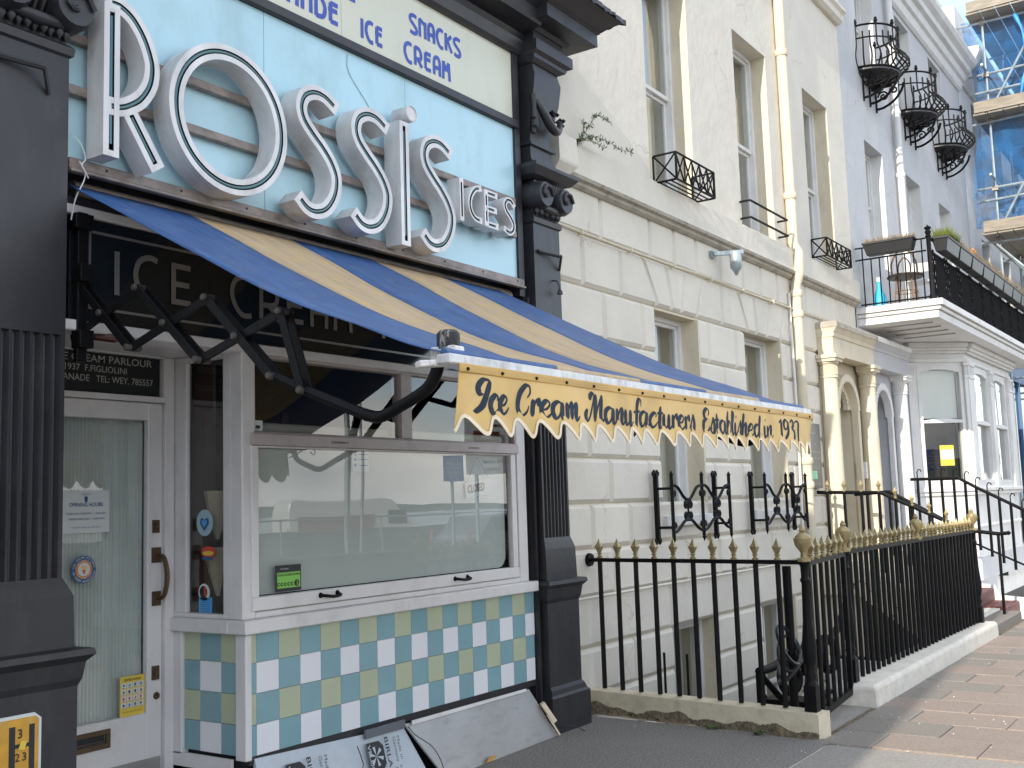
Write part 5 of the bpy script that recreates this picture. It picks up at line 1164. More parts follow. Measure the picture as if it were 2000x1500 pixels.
# broken render at the foot of the low wall, with dirt and weeds
def crust(u, v):
    p = d.lerp(c, u); n_q = -n_.normalized(); w_ = .045 + .02 * math.sin(u * 23) + .012 * math.sin(u * 61)
    z = (.055 + .02 * math.sin(u * 17 + 1) + .012 * math.sin(u * 47)) * (1 - v) ** 1.5 + (random.uniform(-.006, .006) if 0 < v < 1 else 0)
    q = p + n_q * (w_ * v - .004) ; return (q.x, q.y, max(.001, z) if v < 1 else -.003)
MB().grid(crust, 160, 6).build('dirt_crust', DIRT, kind='stuff')
m = MB()
for cx_, cy_, n in ((7.28, -.5, 12), (7.17, -1.0, 30), (7.13, -1.35, 26), (7.3, -.3, 10), (8.35, -1.3, 26)):
    for k in range(n):
        a = random.uniform(0, 2 * PI); l2 = random.uniform(.015, .045); c0 = Vector((cx_ + random.uniform(-.03, .03), cy_ + random.uniform(-.04, .04), .005))
        dd = Vector((math.cos(a), math.sin(a), random.uniform(.3, 1.2))).normalized() * l2; e = Vector((-dd.y, dd.x, 0)) * .35
        m.poly([c0, c0 + dd * .6 + e, c0 + dd, c0 + dd * .6 - e])
m.build('weeds', LEAF, kind='stuff')
p1 = thing('urn_post', 'black railing post with gold urn at the corner of the low wall', 'post', (7.27, -1.66, 0)); m = MB(); post(m, 7.27, -1.68, .16, 1.15); m.build('post', IRON, p1, smooth=50); m = MB(); urn(m, 7.27, -1.68, 1.155); m.build('urn', GOLD, p1, smooth=50)
p2 = thing('urn_post', 'black railing post with gold urn on the far side of the gate', 'post', (8.52, -1.56, 0)); m = MB(); post(m, 8.52, -1.56, .16, 1.15); m.build('post', IRON, p2, smooth=50); m = MB(); urn(m, 8.52, -1.56, 1.155); m.build('urn', GOLD, p2, smooth=50)
# gate
gt = thing('gate', 'black iron gate with gold spear heads between two urn posts', 'gate', (7.9, -1.62, 0))
g0, g1 = Vector((7.34, -1.68, 0)), Vector((8.44, -1.57, 0))
MB().bar((g0.x, g0.y, 1.14), (g1.x, g1.y, 1.14), .03, .035).bar((g0.x, g0.y, .10), (g1.x, g1.y, .10), .03, .045).bar((g0.x, g0.y, .09), (g0.x, g0.y, 1.15), .035, .035).bar((g1.x, g1.y, .09), (g1.x, g1.y, 1.15), .035, .035).build('gate_frame', IRON, gt)
for i in range(1, 6): p = g0.lerp(g1, i / 6); bar(gt, p.x, p.y, .1, 1.14, .016)
for i in range(0, 6): p = g0.lerp(g1, (i + .5) / 6); spearo(gt, p.x, p.y, 1.155, .95)
m = MB(); m.box(7.22, 8.5, -1.72, -1.45, -.15, -.004); tag(m.build('gate_step', CONC, loc=(7.9, -1.6, 0)), 'mossy stone threshold slab under the iron gate', 'step')
# street railing
fr = thing('street_railing', 'long black railing with gold spear heads along the street beyond the gate', 'railing', (10.6, -1.58, 0))
f0, f1 = Vector((8.52, -1.55, 0)), Vector((12.82, -1.62, 0))
MB().bar((f0.x, f0.y, 1.15), (f1.x, f1.y, 1.15), .05, .032).build('top_rail', IRON, fr)
nb_ = 31
for i in range(1, nb_):
    p = f0.lerp(f1, i / nb_)
    if i == 15: m = MB(); urn(m, p.x, p.y, 1.155); m.build('urn', GOLD, fr, smooth=50); bar(fr, p.x, p.y, .16, 1.15, .024); continue
    bar(fr, p.x, p.y, .16, 1.15, .0185); spearo(fr, p.x, p.y, 1.162, .9)
m = MB(); urn(m, f1.x, f1.y, 1.155); m.build('urn', GOLD, fr, smooth=50); m = MB(); post(m, f1.x, f1.y, .15, 1.15); m.build('end_post', IRON, fr, smooth=50)
m = MB(); n2 = 16
m.tiers([(-.05, 8.42, 13.0, -1.775), (.13, 8.43, 13.0, -1.765), (.155, 8.45, 12.98, -1.745)], -1.45)
tag(m.build('low_wall', PLINTHW, loc=(10.6, -1.6, 0), bevel=.01), 'long white kerb wall under the street railing', 'low wall')
# light well walls and floor
m = MB(); m.poly([(7.4, .2, -2.4), (13.2, .2, -2.4), (13.2, -1.75, -2.4), (7.2, -1.75, -2.4)]); struct(m.build('light_well_floor', CONC))
m = MB(); m.box(7.2, 13.3, -1.80, -1.50, -2.4, -.06).box(7.12, 7.24, -1.8, .18, -2.4, -.03); m.build('light_well_wall', GREYW, kind='structure')
m = MB(); m.box(11.3, 11.35, -1.48, -.4, -2.4, -.10); tag(m.build('coal_store_wall', BWHITE, loc=(11.5, -1.3, -2.4)), 'white basement wall seen through the street railing', 'wall')
# steps up to the porch bridging the light well
st = thing('porch_steps', 'cream stone steps and landing up to the columned porch', 'steps', (14.1, -.8, 0))
m = MB(); m.box(12.95, 15.0, -.35, .15, -.3, .80); m.build('landing', PLINTH, st)
for i in range(4): MB().box(12.98, 14.9, -.35 - .28 * (i + 1), -.35 - .28 * i, -.15, .80 - .17 * (i + 1)).build('step', CREAM, st, bevel=.01)
MB().prism([(.12, .40), (-.3, .40), (-1.3, -.31), (-1.45, -.35), (-1.45, -2.3), (.12, -2.3)], 12.955, 13.0, 'yz').build('shade_under_steps', DARK, st)  # dark sheet that paints the shade below the stringer
pts = [(.15, .78), (-.3, .78), (-1.75, .02), (-1.75, -.28), (-1.3, -.3), (-.3, .42), (.15, .42)]
MB().prism(pts, 12.84, 12.94, 'yz').build('stringer', PLINTH, st)
# area stairs going down, dark
stz = thing('area_stairs', 'dark iron stairs going down into the basement area', 'stairs', (9.5, -.9, -2))
for i in range(11): MB().box(8.7 + i * .26, 8.96 + i * .26, -1.45, -.75, -.10 - i * .2, -.06 - i * .2).build('tread', IRON, stz)
MB().bar((8.7, -.74, -.1), (11.5, -.74, -2.3), .18, .02, up=(0, 1, 0)).build('stringer', IRON, stz)
# scrolled black ironwork and coiled hose by the gate
ZS = .07
sw = thing('scrolled_ironwork', 'heavy black scrolled iron bracket standing in the basement area behind the gate', 'ironwork', (8.6, -.6, 0))
def heavy(cx_, cy_, cz_, r, s=1):
    m = MB(); pts = []
    for i in range(26):
        a = i / 25 * 2.2 * PI; rr = r * (1 - .62 * i / 25); pts.append((cx_ + rr * math.cos(a) * s * .9, cy_ - rr * math.cos(a) * s * .3, cz_ + rr * math.sin(a)))
    m.tube(pts, [.045 - .012 * i / 25 for i in range(26)], 8); return m
heavy(8.72, -1.0, .13, .20).build('scroll', IRON, sw, smooth=60); heavy(9.60, -1.0, .17, .19, -1).build('scroll', IRON, sw, smooth=60)
MB().tube(catmull([(8.03, -1.0, .27), (8.4, -1.0, .27), (8.72, -1.0, .325), (8.95, -1.0, .30), (9.1, -1.0, .38), (9.15, -1.0, .55)], 5), .035, 8).tube([(8.04, -1.0, .28), (8.04, -1.0, -.5)], .035, 8).tube([(8.08, -1.0, .23), (8.55, -1.0, -.06)], .026, 6).tube(catmull([(8.95, -1.0, .2), (9.2, -1.0, .12), (9.5, -1.0, .30), (9.8, -1.0, .34), (10.1, -1.0, .5), (10.4, -1.0, .75)], 5), .035, 8).tube([(8.72, -1.0, -.16), (9.6, -1.0, -.12)], .03, 8).build('frame', IRON, sw, smooth=60)
for x, y in ((7.43, -.15), (7.42, -.35)): MB().tube([(x + .3, y - .2, -.4), (x + .3, y - .2, .42)], .011, 5).build('thin_upright', IRON, sw)
hp = thing('coiled_hose', 'coiled black hose hung on a thick black pole behind the corner urn post', 'hose', (7.6, -1.45, .6))
MB().tube([(7.62, -1.42, -.3), (7.62, -1.42, 1.1)], .032, 10).build('pole', IRON, hp)
for k in range(4):
    c0 = (7.50 + random.uniform(-.02, .02), -1.45, .56 - .06 * k); MB().tube([(c0[0] + (.13 + .01 * k) * math.cos(a * PI / 12), c0[1] + .06 * math.sin(a * PI / 12), c0[2] + (.13 - .02 * k) * math.sin(a * PI / 12 + k * .7)) for a in range(24)], .013, 6, True).build('coil', HOSE, hp, smooth=60)
MB().tube([(7.70, -1.5, .5), (7.72, -1.5, .3), (7.68, -1.5, .2)], .028, 8).build('nozzle', HOSE, hp); MB().tube([(7.68, -1.5, .2), (7.675, -1.5, .18)], .022, 8).build('red_cap', REDP, hp)
# plant inside the well
m = MB()
for k in range(60):
    c0 = Vector((10.4 + random.gauss(0, .18), -1.25 + random.gauss(0, .1), random.uniform(.2, 1.2))); a = random.uniform(0, 6.3); dd = Vector((math.cos(a), math.sin(a), random.uniform(-.8, .8))).normalized() * random.uniform(.03, .08); e = Vector((-dd.y, dd.x, 0)) * .3
    m.poly([c0, c0 + dd * .6 + e, c0 + dd, c0 + dd * .6 - e])
m.tube([(10.4, -1.25, -.6), (10.35, -1.25, .4), (10.45, -1.22, 1.2)], .006, 5)
tag(m.build('shrub', LEAF, loc=(10.4, -1.25, -.5)), 'thin leafy shrub growing up behind the middle of the street railing', 'shrub')
tag(MB().poly([(10.72, -1.5, .88), (10.8, -1.5, .86), (10.9, -1.5, .77), (10.78, -1.5, .80)]).build('dead_leaf', flat('orange_leaf', (.6, .25, .04)), loc=(10.75, -1.5, .8)), 'orange dead leaf caught behind the street railing', 'leaf')
# rail of the porch steps, spears, then sloping down
def steprail(t, xx, pts, n, top, spears=True, curls=False, bottom=None, r=.019, rail_r=.024, low=None):
    MB().tube([(xx, y, z) for y, z in pts], rail_r, 6).build('handrail', IRON, t)
    tot = [0]
    for i in range(len(pts) - 1): tot.append(tot[-1] + math.hypot(pts[i + 1][0] - pts[i][0], pts[i + 1][1] - pts[i][1]))
    for k in range(n):
        s = (k + .6) / n * tot[-1]; i = max(j for j in range(len(pts) - 1) if tot[j] <= s); f = (s - tot[i]) / (tot[i + 1] - tot[i])
        y = pts[i][0] + (pts[i + 1][0] - pts[i][0]) * f; z = pts[i][1] + (pts[i + 1][1] - pts[i][1]) * f
        zb = bottom(y); bar(t, xx, y, zb, z, r)
        if spears: spearo(t, xx, y, z + .01, .85)
        if curls:
            MB().tube([(xx, y, z), (xx, y, z + .10), (xx, y - .02, z + .135), (xx, y - .05, z + .125), (xx, y - .055, z + .10)], .008, 5).build('curl', IRON, t)
stepz = lambda y: .80 if y > -.4 else max(.05, .80 - .62 * (-.4 - y))
s1 = thing('step_railing', 'black railing with gold spear heads beside the porch steps, sloping down to the street', 'railing', (12.9, -.7, .8))
steprail(s1, 12.9, [(.13, 1.63), (-.62, 1.605), (-.75, 1.54), (-1.45, 1.20), (-1.6, 1.15)], 9, 0, bottom=stepz)
s2 = thing('step_handrail', 'plain smooth black handrail on the far side of the porch steps, ending in a scroll', 'railing', (14.3, -.8, .8))
steprail(s2, 14.25, [(.10, 1.59), (-.35, 1.61), (-1.21, 1.115), (-1.62, 1.06), (-1.72, 1.07)], 7, 0, spears=False, bottom=stepz, rail_r=.026)
MB().lathe([(.0, -.03), (.03, 0), (.0, .03)], (14.25, -1.73, 1.07), 10).build('scroll_end', IRON, s2)
s3 = thing('step_railing', 'tall black railing with curled tops beside the red steps', 'railing', (15.5, -.8, .8))
steprail(s3, 15.5, [(-.30, 1.77), (-.93, 1.765), (-1.15, 1.63), (-2.1, 1.1), (-2.3, .99)], 14, 0, spears=False, curls=True, bottom=lambda y: (.95 if y > -.9 else max(.12, .95 - .62 * (-.9 - y))), r=.02)
MB().tube([(15.5, -.3, .98), (15.5, -.95, .95), (15.5, -2.2, .35)], .014, 5).build('lower_rail', IRON, s3)
rs = thing('red_steps', 'dark red painted steps with white edging at the blue house entrance', 'steps', (15.9, -1, 0))
for i in range(5): MB().box(14.75 + .0, 15.6, -1.55 + .30 * i, -1.55 + .30 * (i + 1) if i < 4 else .15, -.1, .14 + .16 * i).build('step', REDSTEP, rs, bevel=.012)
MB().prism([(-1.62, -.1), (-1.62, .17), (-1.3, .20), (-1.25, .33), (-.95, .36), (-.9, .5), (.15, .9), (.15, -.1)], 15.62, 15.72, 'yz').build('white_edging', BWHITE, rs)
m = MB(); m.box(12.98, 14.7, -1.72, -1.45, -.1, .10); tag(m.build('stone_slab', SLABG, loc=(13.9, -1.6, 0), bevel=.012), 'grey stone entrance slab beyond the end of the street railing', 'slab')

# ================================================================== BLUE HOUSE
bh = thing('blue_house', 'pale lavender blue townhouse with white bay window and three bellied balconies', 'house', (19, .15, 0))
bw1 = [(16.0, 16.95, 5.0, 6.87), (18.32, 19.25, 5.0, 6.89), (20.58, 21.48, 5.0, 6.89)]
bw2 = [(16.0, 16.95, 7.95, 9.66), (18.33, 19.22, 7.95, 9.69), (20.58, 21.5, 7.95, 9.69)]
bdoor = [(15.40, 16.24, .95, 3.12)]
m = MB(); wall_holes(m, 15.024, 23.1, -.5, 10.0, bw1 + bw2 + bdoor, YC, .42); m.build('wall', BLUEH, bh)
m = MB(); shell(m, 15.024, 23.1, YC + .43, 7, -.5, 10.8).build('shell', GREYW, bh)
m = MB()
for a, b, c, d in bw1 + bw2: m.box(b - .002, b + .03, YC + .002, YC + .2, c, d).box(a - .03, a + .002, YC + .002, YC + .2, c, d)
each(m, 'reveal_lining', BWHITE, bh)
for a, b, c, d in bw1: sash(bh, a, b, c, d, YC + .20, 6.0, curtain='net')
for a, b, c, d in bw2: sash(bh, a, b, c, d, YC + .20, 8.9, curtain='net')
m = MB(); m.tiers([(9.78, 15.03, 23.12, .12), (9.82, 15.03, 23.15, .08), (9.95, 15.03, 23.15, .05), (9.98, 15.03, 23.17, -.0), (10.10, 15.03, 23.2, -.03), (10.13, 15.03, 23.22, -.10), (10.22, 15.03, 23.22, -.12), (10.28, 15.0, 23.25, -.2), (10.36, 15.0, 23.27, -.24), (10.40, 15.0, 23.28, -.24), (10.42, 15.0, 23.2, -.1)], .5); m.build('cornice', SOOT if False else BWHITE, bh)
m = MB(); m.box(15.03, 23.1, .12, .5, 10.42, 10.95); m.build('parapet', BWHITE, bh)
MB().tube([(17.68, .07, 9.8), (17.68, .07, 4.2)], .055, 10).build('downpipe', BWHITE, bh, smooth=50)
m = MB()
for z in (7.75, 6.7, 5.6): m.lathe([(.065, z - .04), (.075, z), (.065, z + .04)], (17.68, .07, 0), 10)
each(m, 'pipe_collar', BWHITE, bh)
m = MB(); m.box(15.40, 16.24, .75, .8, .95, 3.12).build('door', flat('grey_blue_door', (.22, .23, .26)), bh)
# porch shared by the cream and blue houses
po = thing('columned_porch', 'shared porch of three slim columns, two painted cream and one white', 'porch', (14.8, -.05, .8))
for x, mt in ((13.36, CREAMY), (14.98, CREAMY), (16.61, BWHITE)):
    m = MB(); m.box(x - .14, x + .14, -.08, .17, .80, .88); m.lathe([(.13, .88), (.135, .92), (.115, .95), (.112, 1.0), (.115, 1.6), (.104, 3.04), (.118, 3.05), (.118, 3.07), (.104, 3.08)], (x, .05, 0), 22)
    c = m.build('column', mt, po, smooth=40)
    m = MB(); i0 = 28
    for j in range(i0):
        a = 2 * PI * j / i0; m.tube([(x + .106 * math.cos(a), .05 + .106 * math.sin(a), 3.09), (x + .108 * math.cos(a), .05 + .108 * math.sin(a), 3.20)], .008, 4)
    m.lathe([(.104, 3.08), (.104, 3.21), (.122, 3.225), (.13, 3.24), (.13, 3.25)], (x, .05, 0), 22); m.box(x - .145, x + .145, -.09, .147, 3.25, 3.29).box(x - .165, x + .165, -.11, .147, 3.29, 3.335)
    m.build('capital', mt, c)
for a, b, mt, mt2 in ((13.29, 15.02, CREAMY, SOOT), (15.023, 16.80, BLUEH, BWHITE)):
    m = MB(); m.tiers([(3.336, a, b, -.05), (3.56, a, b, -.05), (3.565, a - .01, b, -.065), (3.60, a - .012, b, -.075), (3.61, a - .012, b, -.065), (3.66, a - .02, b, -.10), (3.68, a - .03, b, -.12)], .147); m.build('entablature', mt, po)
    m = MB(); m.tiers([(3.681, a - .035, b, -.125), (3.74, a - .035, b, -.125), (3.755, a - .03, b, -.115)], .147); m.build('cornice_slab', mt2, po)
ar = [(15.82 + .42 * math.cos(PI * i / 14), 2.70 + .42 * math.sin(PI * i / 14)) for i in range(15)]
m = MB()
for i in range(14): m.bar((ar[i][0], .12, ar[i][1]), (ar[i + 1][0], .12, ar[i + 1][1]), .10, .10, up=(0, 1, 0))
m.box(15.35, 15.45, .08, .145, .85, 2.7).box(16.19, 16.29, .08, .145, .85, 2.7); m.build('arch', BWHITE, po)
ar = [(14.19 + .42 * math.cos(PI * i / 14), 2.70 + .42 * math.sin(PI * i / 14)) for i in range(15)]
m = MB()
for i in range(14): m.bar((ar[i][0], .12, ar[i][1]), (ar[i + 1][0], .12, ar[i + 1][1]), .10, .10, up=(0, 1, 0))
m.box(13.72, 13.82, .08, .145, .85, 2.7).box(14.56, 14.66, .08, .145, .85, 2.7); m.build('arch', CREAMY, po)
m = MB(); m.box(14.70, 14.77, .06, .14, 1.80, 2.02); m.build('bell_panel', BWHITE, po)
# bay window
by = thing('bay_window', 'white ground floor bay window with sash windows and pilasters under the balcony', 'bay window', (19.5, -.3, .4))
def xf(mb, o, ux, uy):
    mb.v = [(o[0] + x * ux[0] + y * uy[0], o[1] + x * ux[1] + y * uy[1], z) for x, y, z in mb.v]; return mb
s2_ = math.sqrt(.5)
def bayface(o, ux, uy, wins, length, pl_=.13, pr_=.13):
    """x along the face, y outward; wins=[(a,b)]"""
    def fin(mb, nm, mt, par=by, **k): return xf(mb, o, ux, uy).build(nm, mt, par, **k)
    m = MB(); hs = [(a, b, 1.70, 3.58) for a, b in wins]
    wall_holes(m, 0, length, .55, 3.93, hs, 0, -.18); fin(m, 'wall', BWHITE)
    m = MB(); m.box(0, length, .0, .05, 1.52, 1.58).box(0, length, .0, .09, 1.58, 1.64).box(0, length, 0, .03, 1.0, 1.05); fin(m, 'sill_moulding', BWHITE, bevel=.01)
    m = MB(); m.box(0, length, .002, .03, 3.62, 3.68).box(0, length, .002, .06, 3.76, 3.80).box(0, length, .002, .10, 3.80, 3.85).box(0, length, .002, .14, 3.85, 3.925); fin(m, 'entablature', BWHITE, bevel=.01)
    ed = sorted({0, length})
    ps = [(.0, pl_), (length - pr_, length)] + [(wins[i][1] + .02, wins[i + 1][0] - .02) for i in range(len(wins) - 1)]
    for a, b in ps:
        m = MB(); m.box(a, b, .001, .05, 1.64, 3.36).box(a - .01, b + .01, .001, .065, 3.36, 3.40).box(a, b, .001, .05, 3.40, 3.56).box(a - .02, b + .02, .001, .07, 3.56, 3.61)
        for k in range(4): c_ = a + (b - a) * (k + .5) / 4; m.box(c_ - .006, c_ + .006, .05, .058, 3.42, 3.54)
        fin(m, 'pilaster', BWHITE, bevel=.005)
    for a, b in wins:
        m = MB(); m.box(a, a + .06, -.10, .01, 1.70, 3.58).box(b - .06, b, -.10, .01, 1.70, 3.58).box(a + .06, b - .06, -.10, .01, 1.70, 1.76)
        arc = [(a + .06, 3.58), (a + .06, 3.46)] + [(a + .06 + (b - a - .12) * i / 8, 3.46 + .05 * math.sin(PI * i / 8)) for i in range(1, 8)] + [(b - .06, 3.46), (b - .06, 3.58)]
        m.prism(arc, -.10, .008)
        arc = [(a + .06, 2.66), (b - .06, 2.66)] + [(b - .06 - (b - a - .12) * i / 8, 2.70 + .03 * math.sin(PI * i / 8)) for i in range(0, 9)]
        m.prism(arc, -.06, .02)
        wdw = fin(m, 'window', BWHITE)
        p = MB(); p.poly([(a + .06, -.03, 2.72), (b - .06, -.03, 2.72), (b - .06, -.03, 3.5), (a + .06, -.03, 3.5)]); fin(p, 'pane', GLASS2, wdw)
        p = MB(); p.poly([(a + .06, -.06, 1.76), (b - .06, -.06, 1.76), (b - .06, -.06, 2.68), (a + .06, -.06, 2.68)]); fin(p, 'pane', GLASS2, wdw)
        p = MB(); p.box(a + .07, b - .08, -.105, -.10, 2.74, 3.5); fin(p, 'blind', SHADE, wdw)
        p = MB(); p.box(a, b, -.60, -.58, 1.6, 3.6); fin(p, 'room_back', DARK, wdw)
bayface((17.42, .15), (s2_, -s2_), (-s2_, -s2_), [(.18, .975)], 1.03, pr_=.05)
bayface((18.148, -.578), (1, 0), (0, -1), [(.50, 1.65), (1.95, 3.15)], 3.7, .38, .42)
bayface((21.848, -.578), (s2_, s2_), (s2_, -s2_), [(.20, .86)], 1.03)
m = MB(); m.prism([(17.40, .148), (18.10, -.62), (21.9, -.62), (22.6, .148)], .2, .56, 'xy'); m.build('base', BLUEH, by)
m = MB(); m.prism([(17.45, .14), (18.15, -.57), (21.84, -.57), (22.55, .14)], 3.90, 3.927, 'xy'); m.build('ceiling', BWHITE, by)
yp = MB(); yp.box(.52, .76, -.055, -.052, 1.99, 2.31); xf(yp, (17.42, .15), (s2_, -s2_), (-s2_, -s2_)); yo = tag(yp.build('window_poster', YELP, loc=(17.8, -.2, 1.9)), 'yellow and white poster in the lower pane of the bay window', 'poster')
w_ = MB(); w_.box(.53, .75, -.050, -.048, 2.09, 2.24); xf(w_, (17.42, .15), (s2_, -s2_), (-s2_, -s2_)).build('white_middle', PAPER, yo)
# big balcony
bl = thing('balcony', 'long white balcony slab with black cast iron front over the bay window', 'balcony', (19, -.4, 3.93))
m = MB(); m.tiers([(3.93, 15.11, 23.0, -.92), (4.02, 15.11, 23.0, -.93), (4.022, 15.135, 23, -.90), (4.035, 15.135, 23, -.90), (4.037, 15.09, 23.0, -.955), (4.075, 15.085, 23, -.965), (4.077, 15.11, 23, -.93), (4.09, 15.11, 23, -.93), (4.092, 15.06, 23.02, -1.0), (4.172, 15.06, 23.02, -1.0), (4.18, 15.08, 23, -.98)], .148); m.build('slab', BWHITE, bl)
m = MB()
for i in range(4): m.box(15.5 + i * .45, 15.53 + i * .45, -.75, .0, 3.915, 3.9295)
each(m, 'soffit_joint', SOOT, bl)
m = MB(); m.tube([(15.13, .14, 5.03), (15.13, -.82, 5.03)], .012, 5).tube([(15.13, .14, 4.86), (15.13, -.82, 4.86)], .012, 5).tube([(15.13, .10, 4.22), (15.13, -.82, 4.22)], .012, 5)
each(m, 'side_rail', IRON, bl)
for i in range(8): MB().tube([(15.13, .04 - i * .115, 4.19), (15.13, .04 - i * .115, 5.03 if i in (0, 7) else 4.86)], .010, 5).build('side_bar', IRON, bl)
m = MB(); m.lathe([(.04, 4.18), (.04, 4.24), (.03, 4.26), (.03, 5.02), (.045, 5.05), (.03, 5.07), (.045, 5.11), (.03, 5.14), (.05, 5.17), (.01, 5.20), (.0, 5.22)], (15.13, -.86, 0), 8); m.build('corner_post', IRON, bl, smooth=40)
MB().tube([(15.13, -.86, 5.03), (23, -.86, 5.03)], .016, 5).tube([(15.13, -.86, 4.86), (23, -.86, 4.86)], .010, 5).tube([(15.13, -.86, 4.22), (23, -.86, 4.22)], .014, 5).build('front_rail', IRON, bl)
x = 15.2; k = 0
while x < 22.9:
    if k % 9 < 2:      # cast ornamental panel
        m = MB()
        for q in range(4):
            zc_ = 4.31 + q * .165; m.tube([(x + .055 * math.cos(a * PI / 6) * (1 if q % 2 else .8), -.86, zc_ + .075 * math.sin(a * PI / 6)) for a in range(12)], .010, 4, True)
            m.tube([(x - .04, -.86, zc_ + .06), (x, -.87, zc_), (x + .04, -.86, zc_ + .06)], .009, 4).lathe([(0, -.02), (.022, 0), (0, .02)], (x, -.86, zc_ + .08), 6)
        m.build('cast_panel', IRON, bl); x += .13
    else: MB().tube([(x, -.86, 4.2), (x, -.86, 4.86)], .011, 4).build('front_bar', IRON, bl); x += .075
    k += 1
# planters
def planter(x0, x1, y0, y1, z0, z1, lab, gp, plants=DRY, n=60, hh=.12):
    t = thing('planter', lab, 'planter', ((x0 + x1) / 2, (y0 + y1) / 2, z0), gp); e = .035
    m = MB(); b = [(x0 + e, y0 + e), (x1 - e, y0 + e), (x1 - e, y1 - e), (x0 + e, y1 - e)]; c = [(x0, y0), (x1, y0), (x1, y1), (x0, y1)]
    d = [(x0 - .012, y0 - .012), (x1 + .012, y0 - .012), (x1 + .012, y1 + .012), (x0 - .012, y1 + .012)]
    vs = [(x, y, z0) for x, y in b] + [(x, y, z1 - .03) for x, y in c] + [(x, y, z1 - .03) for x, y in d] + [(x, y, z1) for x, y in d]
    m.add(vs, [(0, 1, 2, 3), (12, 13, 14, 15)] + [(k * 4 + i, k * 4 + (i + 1) % 4, k * 4 + 4 + (i + 1) % 4, k * 4 + 4 + i) for k in range(3) for i in range(4)]); m.build('trough', PLASTIC, t, bevel=.006)
    m = MB()
    for i in range(n):
        c0 = Vector((random.uniform(x0, x1), random.uniform(y0, y1), z1)); l2 = random.uniform(.3, 1) * hh; dd = Vector((random.uniform(-.7, .7), random.uniform(-.9, .5), 1)).normalized() * l2; ee = Vector((.0022, .0022, 0))
        mid = c0 + dd * .6; tip = c0 + dd + Vector((0, -random.random() * .03, -random.random() * .05 * hh / .12))
        m.add([c0 - ee, c0 + ee, mid + ee, mid - ee, tip], [(0, 1, 2, 3), (3, 2, 4)])
    m.build('plants', plants, t, kind='stuff'); return t
planter(15.03, 15.24, -.68, .0, 4.90, 5.075, 'black planter of dry stems on the side rail of the big balcony', None, DRY, 500, .12)
GRASS = flat('green_tuft', (.22, .26, .06))
labs = ['corner planter with a bright green grass tuft, first along the balcony front rail', 'second black planter along the balcony front, with straggly dry grass', 'third black planter along the balcony front, with dry brown grass']
x = 15.32
for i in range(9):
    planter(x, x + .76, -1.07, -.86, 4.87, 5.07, labs[i] if i < 3 else ['fourth', 'fifth', 'sixth', 'seventh', 'eighth', 'ninth'][i - 3] + ' black planter from the corner post along the balcony front rail', 'planters along the balcony front rail', GRASS if i == 0 else DRY, 900 if i == 0 else 500, .24 if i == 0 else .16); x += .80
fw = MB()
for px_, py_, pz_ in ((17.3, -1.0, 5.22), (17.35, -1.02, 5.19), (17.26, -.98, 5.18)): fw.lathe([(.0, -.03), (.03, 0), (.0, .03)], (px_, py_, pz_), 7)
tag(fw.build('flowers', ORANGE, loc=(17.3, -1, 5.1)), 'small orange and pink flowers among the dry planters', 'flowers')
# chair, crate and bottle on the balcony
cr_ = thing('bentwood_chair', 'brown bentwood chair on the balcony behind the side railing', 'chair', (15.9, -.35, 4.18)); X0, Y0 = 15.55, -.42
m = MB(); m.lathe([(.24, 4.60), (.255, 4.62), (.24, 4.64)], (X0, Y0, 0), 18); m.build('seat', flat('dark_seat', (.05, .04, .03)), cr_)
MB().tube(catmull([(X0 + .1, Y0 + .2, 4.62), (X0 + .14, Y0 + .22, 4.85), (X0 + .14, Y0 + .12, 5.02), (X0 + .14, Y0 - .02, 5.02), (X0 + .14, Y0 - .12, 4.85), (X0 + .1, Y0 - .14, 4.62)], 5), .014, 6).tube(catmull([(X0 + .1, Y0 + .12, 4.62), (X0 + .13, Y0 + .12, 4.82), (X0 + .13, Y0 + .04, 4.92), (X0 + .13, Y0 - .04, 4.82), (X0 + .1, Y0 - .04, 4.62)], 5), .011, 6).build('backrest', WOODC, cr_, smooth=60)
for a in range(4):
    c_, s_ = math.cos(PI / 4 + a * PI / 2), math.sin(PI / 4 + a * PI / 2); MB().tube([(X0 + .14 * c_, Y0 + .14 * s_, 4.6), (X0 + .19 * c_, Y0 + .19 * s_, 4.18)], [.014, .010], 6).build('leg', WOODC, cr_)
MB().tube([(X0 + .155 * math.cos(a * PI / 8), Y0 + .155 * math.sin(a * PI / 8), 4.40) for a in range(16)], .008, 5, True).build('stretcher', WOODC, cr_)
c2_ = thing('white_folding_chair', 'white folding chair behind the bentwood chair on the balcony', 'chair', (16.2, -.5, 4.18))
MB().box(15.98, 16.3, -.70, -.35, 4.60, 4.63).build('seat', BWHITE, c2_)
for y in (-.70, -.35): MB().bar((15.95, y, 4.18), (16.32, y, 4.95), .03, .02).bar((16.32, y, 4.18), (15.98, y, 4.62), .03, .02).build('leg', BWHITE, c2_)
MB().box(16.28, 16.31, -.70, -.35, 4.80, 4.93).build('backrest', BWHITE, c2_)
bo = thing('turquoise_bottle', 'turquoise plastic bottle standing on the balcony floor by the wall', 'bottle', (15.35, -.12, 4.18))
MB().lathe([(.10, 4.18), (.10, 4.30), (.08, 4.36), (.035, 4.46), (.03, 4.56)], (15.35, -.10, 0), 12).build('body', TURQ, bo, smooth=50); MB().lathe([(.035, 4.56), (.035, 4.62)], (15.35, -.10, 0), 10).build('cap', BWHITE, bo)

